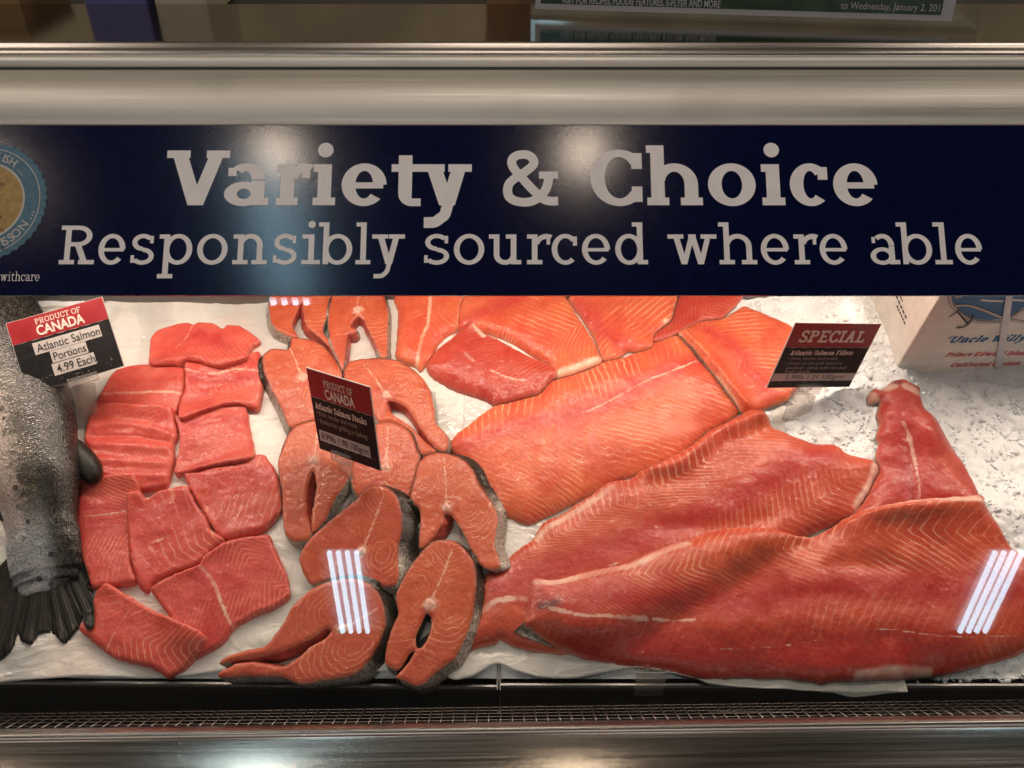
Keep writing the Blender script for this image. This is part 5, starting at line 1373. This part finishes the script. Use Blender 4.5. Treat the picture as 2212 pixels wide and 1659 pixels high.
steak(Z('D', (1310, 545), (1360, 530), (1470, 530), (1520, 560), (1550, 590), (1600, 650), (1630, 720), (1640, 850), (1620, 1000), (1590, 1130), (1530, 1280), (1480, 1370), (1400, 1430), (1330, 1480), (1270, 1535), (1212, 1560), (1150, 1535), (1062, 1500), (1100, 1455), (1150, 1400), (1198, 1315), (1165, 1335), (1120, 1400), (1075, 1452), (1020, 1430), (990, 1390), (1000, 1270), (1040, 1150), (1080, 1050), (1065, 920), (1100, 830), (1160, 720), (1230, 630)),
      'long steak with a black slot in its belly, lowest at the front', z('D', (1305, 985)), z('D', (1480, 570)), holes=[Z('D', (1280, 1050), (1315, 1080), (1312, 1150), (1285, 1230), (1245, 1285), (1212, 1285), (1205, 1210), (1240, 1130))], cav=[Z('D', (1062, 1500), (1150, 1400), (1198, 1315), (1120, 1400), (1075, 1452))], off=(12, 0), T=0.023, bone_r=0.007)

# ------------------------------------------------------------------ whole fish at the left
def whole_fish():
    ctr = np.array([(-110, 560, 112), (-62, 640, 112), (-30, 700, 112), (10, 770, 110), (42, 850, 105), (70, 936, 97), (80, 1010, 87), (84, 1070, 74), (87, 1115, 67), (89, 1150, 68), (90, 1190, 73), (90, 1222, 74), (90, 1248, 62), (90, 1264, 42), (90, 1272, 14)], float)
    C = catmull(ctr, 5, closed=False)
    n = len(C); nt = 40
    g, _ = to_bed_drape(C[:, :2], 0.03); e, _ = to_bed_drape(np.stack([C[:, 0] + C[:, 2], C[:, 1]], -1), 0.03)
    hw = np.linalg.norm(e - g, axis=1)
    kk = np.array([1, 2, 3, 4, 3, 2, 1]) / 16.0
    hs_ = np.convolve(np.pad(hw, 3, mode='edge'), kk, 'valid'); hw = np.where(C[:, 1] < 1225, hs_, hw)
    T = np.gradient(g, axis=0); T /= np.linalg.norm(T, axis=1)[:, None]
    HV = hw * np.array([0.66 - 0.54 * np.clip((c[1] - 1060) / 212, 0, 1) ** 1.4 for c in C])
    HV = np.convolve(np.pad(HV, 3, mode='edge'), kk, 'valid')
    Nn = np.stack([-T[:, 1], T[:, 0]], -1)
    sgn = np.sign(Nn[:, 0:1]); Nn = Nn * sgn
    al = np.r_[0, np.cumsum(np.linalg.norm(np.diff(g, axis=0), axis=1))]
    V = []; A = dict(along=[], around=[], dorsal=[], tailward=[])
    b0 = np.full(len(g), 0.004)
    tl = (C[:, 1] - 1085) / 175
    for i in range(n):
        hv = HV[i]
        for j in range(nt):
            a = math.pi * 2 * j / nt
            lat = math.cos(a) * hw[i]; up = math.sin(a) * hv
            p = g[i] + Nn[i] * lat
            V.append(bed3(p[0], p[1], b0[i] + hv * 0.98 + up))
            for k, val in (('along', al[i]), ('around', a * hw[i] * 0.8), ('dorsal', np.clip(0.54 + 0.85 * math.cos(a), 0, 1)), ('tailward', float(np.clip(tl[i] * 1.8, 0, 1)))): A[k].append(val)
    Fc = [(i * nt + j, i * nt + (j + 1) % nt, (i + 1) * nt + (j + 1) % nt, (i + 1) * nt + j) for i in range(n - 1) for j in range(nt)]
    Fc = [f[::-1] for f in Fc]
    Fc.append(tuple((n - 1) * nt + j for j in range(nt)))
    root = empty('whole_salmon', bed3(g[n // 2][0], g[n // 2][1], 0.0), 'whole unskinned salmon with dark back and black tail at far left', 'fish')
    mesh_obj('body', V, Fc, M['fish'], root, attrs=A)
    # tail fin: fan of rays with a ragged edge
    edge = catmull(np.array([(-2, 1222), (-40, 1290), (-62, 1380), (-48, 1425), (-12, 1428), (14, 1412), (26, 1395), (35, 1362), (42, 1382), (66, 1390), (82, 1366), (112, 1366), (134, 1388), (152, 1374), (168, 1352), (177, 1330), (184, 1356), (198, 1352), (202, 1300), (196, 1268), (184, 1220)], float), 7, closed=False)
    rs = np.array([math.sin(k * 1.9) * 1.0 + rng.uniform(-1.8, 1.8) for k in range(len(edge))]); rs[:8] = 0; rs[-12:] = 0
    edge[:, 1] += rs
    rootc = np.stack([np.linspace(18, 162, len(edge)), 1195 + 34 * np.sin(np.linspace(0, math.pi, len(edge)))], -1)
    m = 16; V = []; A2 = dict(along=[], across=[])
    eb, _ = to_bed_drape(edge, 0.008); rb, _ = to_bed_drape(rootc, 0.018)
    for i in range(len(edge)):
        for j in range(m + 1):
            t = j / m; p = rb[i] * (1 - t) + eb[i] * t
            h = 0.016 * (1 - t) ** 1.3 + max(0.007, min(float(sampleH(p[0], p[1])) + 0.0045, 0.034)) * t + 0.0012 * math.sin(i * 0.55 + 1) * t + 0.0004 * math.sin(i * 2.1)
            V.append(bed3(p[0], p[1], h)); A2['along'].append(t * 0.09); A2['across'].append(i * 0.0016)
    k = len(V); V = V + [v - NB * 0.0022 for v in V]
    A2 = {q: w + w for q, w in A2.items()}
    Fc = []
    for i in range(len(edge) - 1):
        for j in range(m):
            a = i * (m + 1) + j; Fc.append((a, a + 1, a + m + 2, a + m + 1)); Fc.append((k + a, k + a + m + 1, k + a + m + 2, k + a + 1))
        a = i * (m + 1) + m; Fc.append((a, k + a, k + a + m + 1, a + m + 1))
    mesh_obj('tail_fin', V, Fc, M['fin'], root, attrs=A2)
    # small fleshy fin on the back
    o, _ = to_bed_drape(Z('A', (480, 1110), (520, 1060), (570, 1050), (630, 1090), (675, 1160), (685, 1230), (660, 1290), (600, 1315), (555, 1290), (530, 1230)), 0.025)
    c = o.mean(0); V = []; Fc = []; A3 = dict(along=[], across=[])
    oo = resample(catmull(o, 5), 0.003); n2 = len(oo)
    for r in range(6):
        f = 1 - r / 6
        for p in oo:
            q = c + (p - c) * f; V.append(bed3(q[0], q[1], 0.030 + 0.010 * math.sqrt(max(0, 1 - f * f)))); A3['along'].append(f * .02); A3['across'].append(q[1])
    V.append(bed3(c[0], c[1], 0.040)); A3['along'].append(0); A3['across'].append(c[1])
    for r in range(5):
        for i in range(n2): Fc.append((r * n2 + i, r * n2 + (i + 1) % n2, (r + 1) * n2 + (i + 1) % n2, (r + 1) * n2 + i))
    for i in range(n2): Fc.append((5 * n2 + i, 5 * n2 + (i + 1) % n2, 6 * n2))
    kb = len(V)
    for p in oo: V.append(bed3(p[0], p[1], 0.022)); A3['along'].append(.02); A3['across'].append(p[1])
    for i in range(n2): Fc.append((i, kb + i, kb + (i + 1) % n2, (i + 1) % n2))
    mesh_obj('adipose_fin', V, Fc, M['fin'], root, attrs=A3)
whole_fish()

# ------------------------------------------------------------------ oyster carton standing in the ice
def Z3(u, v): return ((2764 + u / 4.424) * 0.677696, (930 + v / 4.424) * 0.677696)
(bxs,), (hb,) = to_bed_drape([Z3(432, 1040)], 0.002, ice_h(GXX, GSS, False))
bx, bs = bxs
ca, sa = math.cos(math.radians(5)), math.sin(math.radians(5))
bex = np.array([ca, 0, 0]) + sa * ES; bez = -np.array([sa, 0, 0]) + ca * ES
BO = bed3(bx, bs, hb - 0.03)
BF = Frame(BO, bex, NB, -bez)
BFs = Frame(BO, -bez, NB, -bex)        # left side, x runs towards the front
carton_r = empty('oyster_carton', BO, 'white printed oyster carton with blue and red lettering in the ice', 'carton')
bw_, bh_, bd_ = 0.42, 0.185, 0.17
V, Fc = box_pts(BO + bex * bw_ / 2 + NB * bh_ / 2 + bez * bd_ / 2, bex * bw_ / 2, NB * bh_ / 2, bez * bd_ / 2)
cb = mesh_obj('carton_body', V, Fc, M['carton'], carton_r, smooth=False)
bv = cb.modifiers.new('edge', 'BEVEL'); bv.width = 0.002; bv.segments = 2
def line3(text, a, b, xh, w, slant, mat, name):
    P = params(xh, w, serif=.10, asc=1.45)
    q, L_ = slab_line(text, P, gap=.07, space=.42)
    xa, ya = BF.hit(*Z3(*a)); xb, yb = BF.hit(*Z3(*b))
    return print_mesh(name, fit(q, L_, xa, xb, ya, slant, math.atan2(yb - ya, xb - xa)), BF, mat, carton_r)
k3 = BF.scale(*Z3(1500, 700)) * 0.677696 / 4.424
line3('\u201cUncle Willy\u2019s', (1060, 722), (2330, 690), 108 * k3, 0.37, 0.22, M['print_blue'], 'name_lettering')
line3('Prince Edward Island', (1088, 917), (2290, 885), 74 * k3, 0.36, 0.22, M['print_red'], 'place_lettering')
line3('Cultivated Oysters', (1155, 1060), (2135, 1032), 72 * k3, 0.36, 0.22, M['print_red'], 'goods_lettering')
h3 = lambda pts: [BF.hit(*Z3(*p)) for p in pts]
emb = print_mesh('emblem', [h3([(1180, -250), (1175, 60), (1215, 150), (1290, 262), (1400, 335), (1520, 380), (1700, 398), (1880, 385), (2000, 352), (2110, 285), (2230, 200), (2420, 60), (2450, -250)])], BF, M['print_blue'], carton_r, 0.0003)
r1 = [(1125, -100), (1160, 60), (1190, 180), (1270, 262), (1360, 335), (1480, 395), (1600, 420), (1760, 424), (1890, 415)]
r2 = [(1205, 205), (1280, 190), (1400, 188), (1500, 208), (1650, 258), (1780, 312), (1900, 360)]
r3 = [(1990, 385), (2080, 400), (2230, 420)]; r4 = [(1985, 390), (2080, 330), (2160, 275), (2300, 190)]
blk, wht, tw = [], [], []
for rp in (r1, r2, r3, r4):
    blk += ribbon(h3(rp), 52 * k3); wht += ribbon(h3(rp), 38 * k3)
    q = resample(catmull(np.array(rp, float), 8, closed=False), 34, closed=False)
    for i in range(1, len(q) - 1):
        tdir = q[i + 1] - q[i - 1]; tdir /= np.linalg.norm(tdir); nn = np.array([-tdir[1], tdir[0]])
        tw += ribbon(h3([tuple(q[i] - nn * 22 - tdir * 12), tuple(q[i]), tuple(q[i] + nn * 22 + tdir * 12)]), 8 * k3, 2)
print_mesh('rope_outline', blk, BF, M['print_black'], emb, 0.0006); print_mesh('rope', wht, BF, M['carton'], emb, 0.0009); print_mesh('rope_strands', tw, BF, M['print_black'], emb, 0.0012)
an = ribbon(h3([(1150, 348), (1220, 300), (1290, 252)]), 22 * k3) + ribbon(h3([(1272, 275), (1340, 355), (1412, 440)]), 26 * k3) + ribbon(h3([(1270, 488), (1340, 492), (1410, 455), (1465, 385), (1488, 315)]), 30 * k3) + [h3([(1242, 484), (1300, 478), (1285, 522)])] + [h3([(1490, 285), (1470, 340), (1510, 340)])]
print_mesh('anchor', an, BF, M['print_black'], emb, 0.0015)
sails = ribbon(h3([(1600, 110), (1700, 122), (1920, 130)]), 36 * k3) + ribbon(h3([(1240, 70), (1330, 66)]), 16 * k3) + ribbon(h3([(2050, 110), (2220, 120)]), 36 * k3)
print_mesh('wave_print', sails, BF, M['carton'], emb, 0.0006)
pts = [Z3(1948, 40), Z3(2045, 40), Z3(1895, 1085), Z3(1788, 1085)]
print_mesh('strap', [[BF.hit(*p) for p in pts]], BF, M['strap'], carton_r, 0.0024)
sp = []
for y, x0, x1 in ((0.100, -0.075, -0.055), (0.092, -0.082, -0.030), (0.084, -0.062, -0.028)):
    for k in range(6):
        a = x0 + (x1 - x0) * k / 6; sp += bar(a, y, a + (x1 - x0) / 6 * .7, y + 0.0035)
print_mesh('side_print', sp, BFs, M['print_black'], carton_r)

# ------------------------------------------------------------------ price cards on clear stems
RGT, UPV, FWD = np.array([1.0, 0, 0]), np.array([0, SP, CP]), np.array([0, CP, -SP])
def card_frame(TL, TR, BL, az, base, ddepth):
    """az, bz: how far the right end / the top lean towards the camera, in picture units"""
    TL, TR, BL = map(np.array, (TL, TR, BL))
    a = (TR - TL).astype(float); b = (TL - BL).astype(float)
    a3 = np.array([a[0], -a[1], 0]); b3 = np.array([b[0], -b[1], 0])
    bz = -(a3 @ b3) / az
    c = (TR + BL) / 2.0
    (bp,), (bh,) = to_bed_drape([base], 0.0)
    foot = bed3(bp[0], bp[1], bh)
    dep = (foot - CAMP) @ FWD - ddepth
    k = dep / F
    A = (a3[0] * RGT + a3[1] * UPV - az * FWD) * k; B = (b3[0] * RGT + b3[1] * UPV - bz * FWD) * k
    C0 = CAMP + ray(*c) * dep
    return Frame(C0 - A / 2 - B / 2, A, B), np.linalg.norm(A), np.linalg.norm(B), foot
def price_card(TL, TR, BL, az, base, ddepth, label, header, head_txt, body, strips, clip, hshift=0.0, special=False, stem_w=0.024):
    fr, w, h, foot = card_frame(TL, TR, BL, az, base, ddepth)
    root = empty('price_card', foot, label, 'price card', 'price cards stuck in the ice')
    Vc, Fc = box_pts(fr.at(w / 2, h / 2, -0.0008), fr.ex * w / 2, fr.ey * h / 2, fr.n * 0.0008)
    card = mesh_obj('card', Vc, Fc, M['card_edge'], root, smooth=False)
    m_ = 0.006
    print_mesh('red_header', bar(m_ * w, h * (1 - header), w * (1 - m_), h * (1 - m_)), fr, M['card_red'], card, 0.0003)
    ragged = [(w * (x), h * (1 - header) - h * 0.006 + h * 0.004 * math.sin(x * 47)) for x in np.linspace(1 - m_, m_, 24)]
    print_mesh('black_panel', [[(w * m_, h * m_), (w * (1 - m_), h * m_)] + ragged], fr, M['card_black'], card, 0.0005)
    T1, T2, T3 = [], [], []
    def put(polys, L_, x0, x1, ytop, ybot, dst, slant=0.0):
        y = [p[1] for q in polys for p in q]; mn, mx = min(y), max(y)
        ky = h * (ybot - ytop) / (mx - mn)
        q = [[(px, (py - mn) * ky) for px, py in pl] for pl in polys]
        dst.extend(fit(q, L_, x0 * w, x1 * w, h * (1 - ybot), slant))
    for txt, x0, x1, y0, y1, style in head_txt + body:
        if style == 'slab': q, L_ = slab_line(txt, params(0.01, 0.20))
        elif style == 'slabbold': q, L_ = slab_line(txt, params(0.01, 0.30), gap=.10)
        elif style == 'bold': q, L_ = sans(txt, 0.01, 0.035)
        else: q, L_ = sans(txt, 0.01, 0.0)
        put(q, L_, x0, x1, y0, y1, T2 if style == 'dim' else T1)
    print_mesh('card_lettering', T1, fr, M['card_text'], card, 0.0009)
    if T2: print_mesh('card_small_print', T2, fr, M['card_text_dim'], card, 0.0009)
    S_ = []
    for txt, x0, x1, y0, y1, tx0, tx1 in strips:
        S_.append([(x0 * w, h * (1 - y1)), (x1 * w, h * (1 - y1)), (x1 * w, h * (1 - y0)), (x0 * w, h * (1 - y0))])
        q, L_ = sans(txt, 0.01, 0.005)
        put(q, L_, tx0, tx1, y0 + (y1 - y0) * .16, y1 - (y1 - y0) * (.04 if 'g' in txt else .16), T3)
    st = print_mesh('price_strip', S_, fr, M['card_strip'], card, 0.0008)
    print_mesh('price_lettering', T3, fr, M['print_dark'], st, 0.0013)
    # torn specks at the rim
    sp = []
    r_ = random.Random(int(TL[0]))
    for _ in range(26):
        x, y = r_.uniform(.05, .95) * w, r_.uniform(0.015, .16) * h; a = r_.uniform(.0004, .0013)
        sp.append([(x, y), (x + a, y + a * .3), (x + a * .5, y + a * 1.6)])
    print_mesh('wear_specks', sp, fr, M['card_strip'], card, 0.00075)
    # clip and stem
    c0, c1, cy0, cy1 = clip
    Vc, Fc = box_pts(fr.at((c0 + c1) / 2 * w, (cy0 + cy1) / 2 * h, 0.0016), fr.ex * (c1 - c0) / 2 * w, fr.ey * (cy1 - cy0) / 2 * h, fr.n * 0.0040)
    mesh_obj('clip', Vc, Fc, M['plastic'], root, smooth=False)
    pt = fr.at((c0 + c1) / 2 * w, cy0 * h, -0.001); d = foot - NB * 0.004 - pt; Ls = np.linalg.norm(d); d /= Ls
    ex_ = fr.ex - d * (fr.ex @ d); ex_ /= np.linalg.norm(ex_); nn = np.cross(ex_, d)
    m = MB(); m.box((pt + foot - NB * 0.004) / 2, ex_ * stem_w / 2, d * Ls / 2, nn * 0.0006)
    m.build('stem', M['plastic'], root)
price_card((22, 700), (208, 638), (75, 852), -45, (190, 925), 0.035, 'price card for portions in front of the whole fish, tilted left', 0.315,
           [('PRODUCT OF', .28, .75, .05, .125, 'slab'), ('CANADA', .27, .76, .145, .285, 'bold')], [],
           [('Atlantic Salmon', .19, .88, .36, .525, .22, .87), ('Portions', .33, .70, .53, .69, .355, .685), ('4.99 Each', .31, .745, .70, .865, .35, .74)], (.42, .72, -.075, .03))
price_card((662, 794), (814, 836), (670, 976), 90, (752, 1072), 0.045, 'price card for steaks standing among the steaks, tilted right', 0.335,
           [('PRODUCT OF', .26, .72, .085, .17, 'slab'), ('CANADA', .26, .73, .185, .31, 'bold')],
           [('Atlantic Salmon Steaks', .06, .88, .385, .47, 'slabbold'), ('\u2022 Firm, tender and moist', .06, .72, .495, .56, 'dim'), ('\u2022 Perfect for grilling or baking', .06, .86, .585, .665, 'dim')],
           [('8.99lb 1.98 100grm', .05, .875, .735, .875, .085, .85)], (.24, .54, -.06, .055))
price_card((1692, 703), (1896, 701), (1662, 838), -62, (1716, 912), 0.035, 'special price card standing in the ice beside the fillets', 0.36,
           [('SPECIAL', .12, .88, .10, .285, 'slabbold')],
           [('Atlantic Salmon Fillets', .09, .83, .40, .475, 'slabbold'), ('\u2022 Firm, tender and moist', .09, .68, .505, .56, 'dim'), ('\u2022 Great on the grill, baked or', .09, .77, .578, .64, 'dim'), ('smoked - serve with rice and', .12, .83, .648, .70, 'dim'), ('fresh salads...', .12, .46, .708, .755, 'dim')],
           [('5.99lb 1.31 100grm', .008, .992, .765, .885, .16, .86)], (.33, .63, -.08, .07), stem_w=0.040)
# corner of a fourth card at the very left
fr, w, h, foot = card_frame((-112, 1008), (-3, 1024), (-100, 1110), 60, (-30, 1130), 0.10)
root = empty('price_card', foot, 'black corner of a price card at the left edge, before the fish', 'price card', 'price cards stuck in the ice')
Vc, Fc = box_pts(fr.at(w / 2, h / 2, -0.0008), fr.ex * w / 2, fr.ey * h / 2, fr.n * 0.0008); c_ = mesh_obj('card', Vc, Fc, M['card_black'], root, smooth=False)
q, L_ = sans('100grm', 0.006); print_mesh('price_lettering', fit(q, L_, w * .62, w * .96, h * .35), fr, M['card_text_dim'], c_)
pt = fr.at(w / 2, 0, 0); m = MB(); m.box((pt + foot) / 2, fr.ex * 0.01, (foot - pt) / 2, fr.n * 0.0006); m.build('stem', M['plastic'], root)

# clear plastic tag hooked on the pan lip
p0 = CAMP + ray(1404, 1478) * (((np.array([0, 0.6175, CZ]) - CAMP)[1]) / ray(1404, 1478)[1])
Vc, Fc = box_pts(p0, (0.0165, 0, 0), (0, 0.0003, 0.0), (0, 0, 0.021)); t_ = mesh_obj('plastic_tag', Vc, Fc, M['plastic'], None, smooth=False)
tag(t_, 'small clear plastic tag hooked on the pan lip', 'tag')

# ------------------------------------------------------------------ loose ice lumps
bm = bmesh.new(); bmesh.ops.create_icosphere(bm, subdivisions=1, radius=1.0)
ico = np.array([v.co[:] for v in bm.verts]); icof = [tuple(v.index for v in f.verts) for f in bm.faces]; bm.free()
V = []; Fc = []; cnt = 0
H0 = ice_h(GXX, GSS)
tries = 0
while cnt < 6500 and tries < 60000:
    tries += 1
    x = rng.uniform(0.20, 0.90); s = rng.uniform(0.0, 0.56)
    hh = float(sampleH(x, s)); h0 = float(sampleH(x, s, H0))
    if hh - h0 > 0.0015: continue
    q = bed3(x, s, hh)
    lx, lz = (q - BO) @ bex, (q - BO) @ bez
    if -0.004 < lx < bw_ and -0.003 < lz: continue
    r = rng.uniform(0.0014, 0.0034) if rng.random() < 0.93 else rng.uniform(0.004, 0.0075)
    near = lz > -0.03 and lx > -0.03
    A = rng.normal(size=(3, 3)); Q, _ = np.linalg.qr(A)
    P = ico * (1 + rng.uniform(-0.30, 0.25, (len(ico), 1))) * np.array([1, rng.uniform(.55, 1), rng.uniform(.30, .7)]) * r
    P = P @ Q.T + bed3(x, s, hh + r * rng.uniform(-0.45, 0.10))
    k = len(V); V.extend(P.tolist()); Fc += [tuple(i + k for i in f) for f in icof]; cnt += 1
lumps = mesh_obj('ice_lumps', V, Fc, M['chunk'], None, smooth=True)
tag(lumps, 'loose lumps of crushed ice scattered on the ice bed', 'ice', kind='stuff')
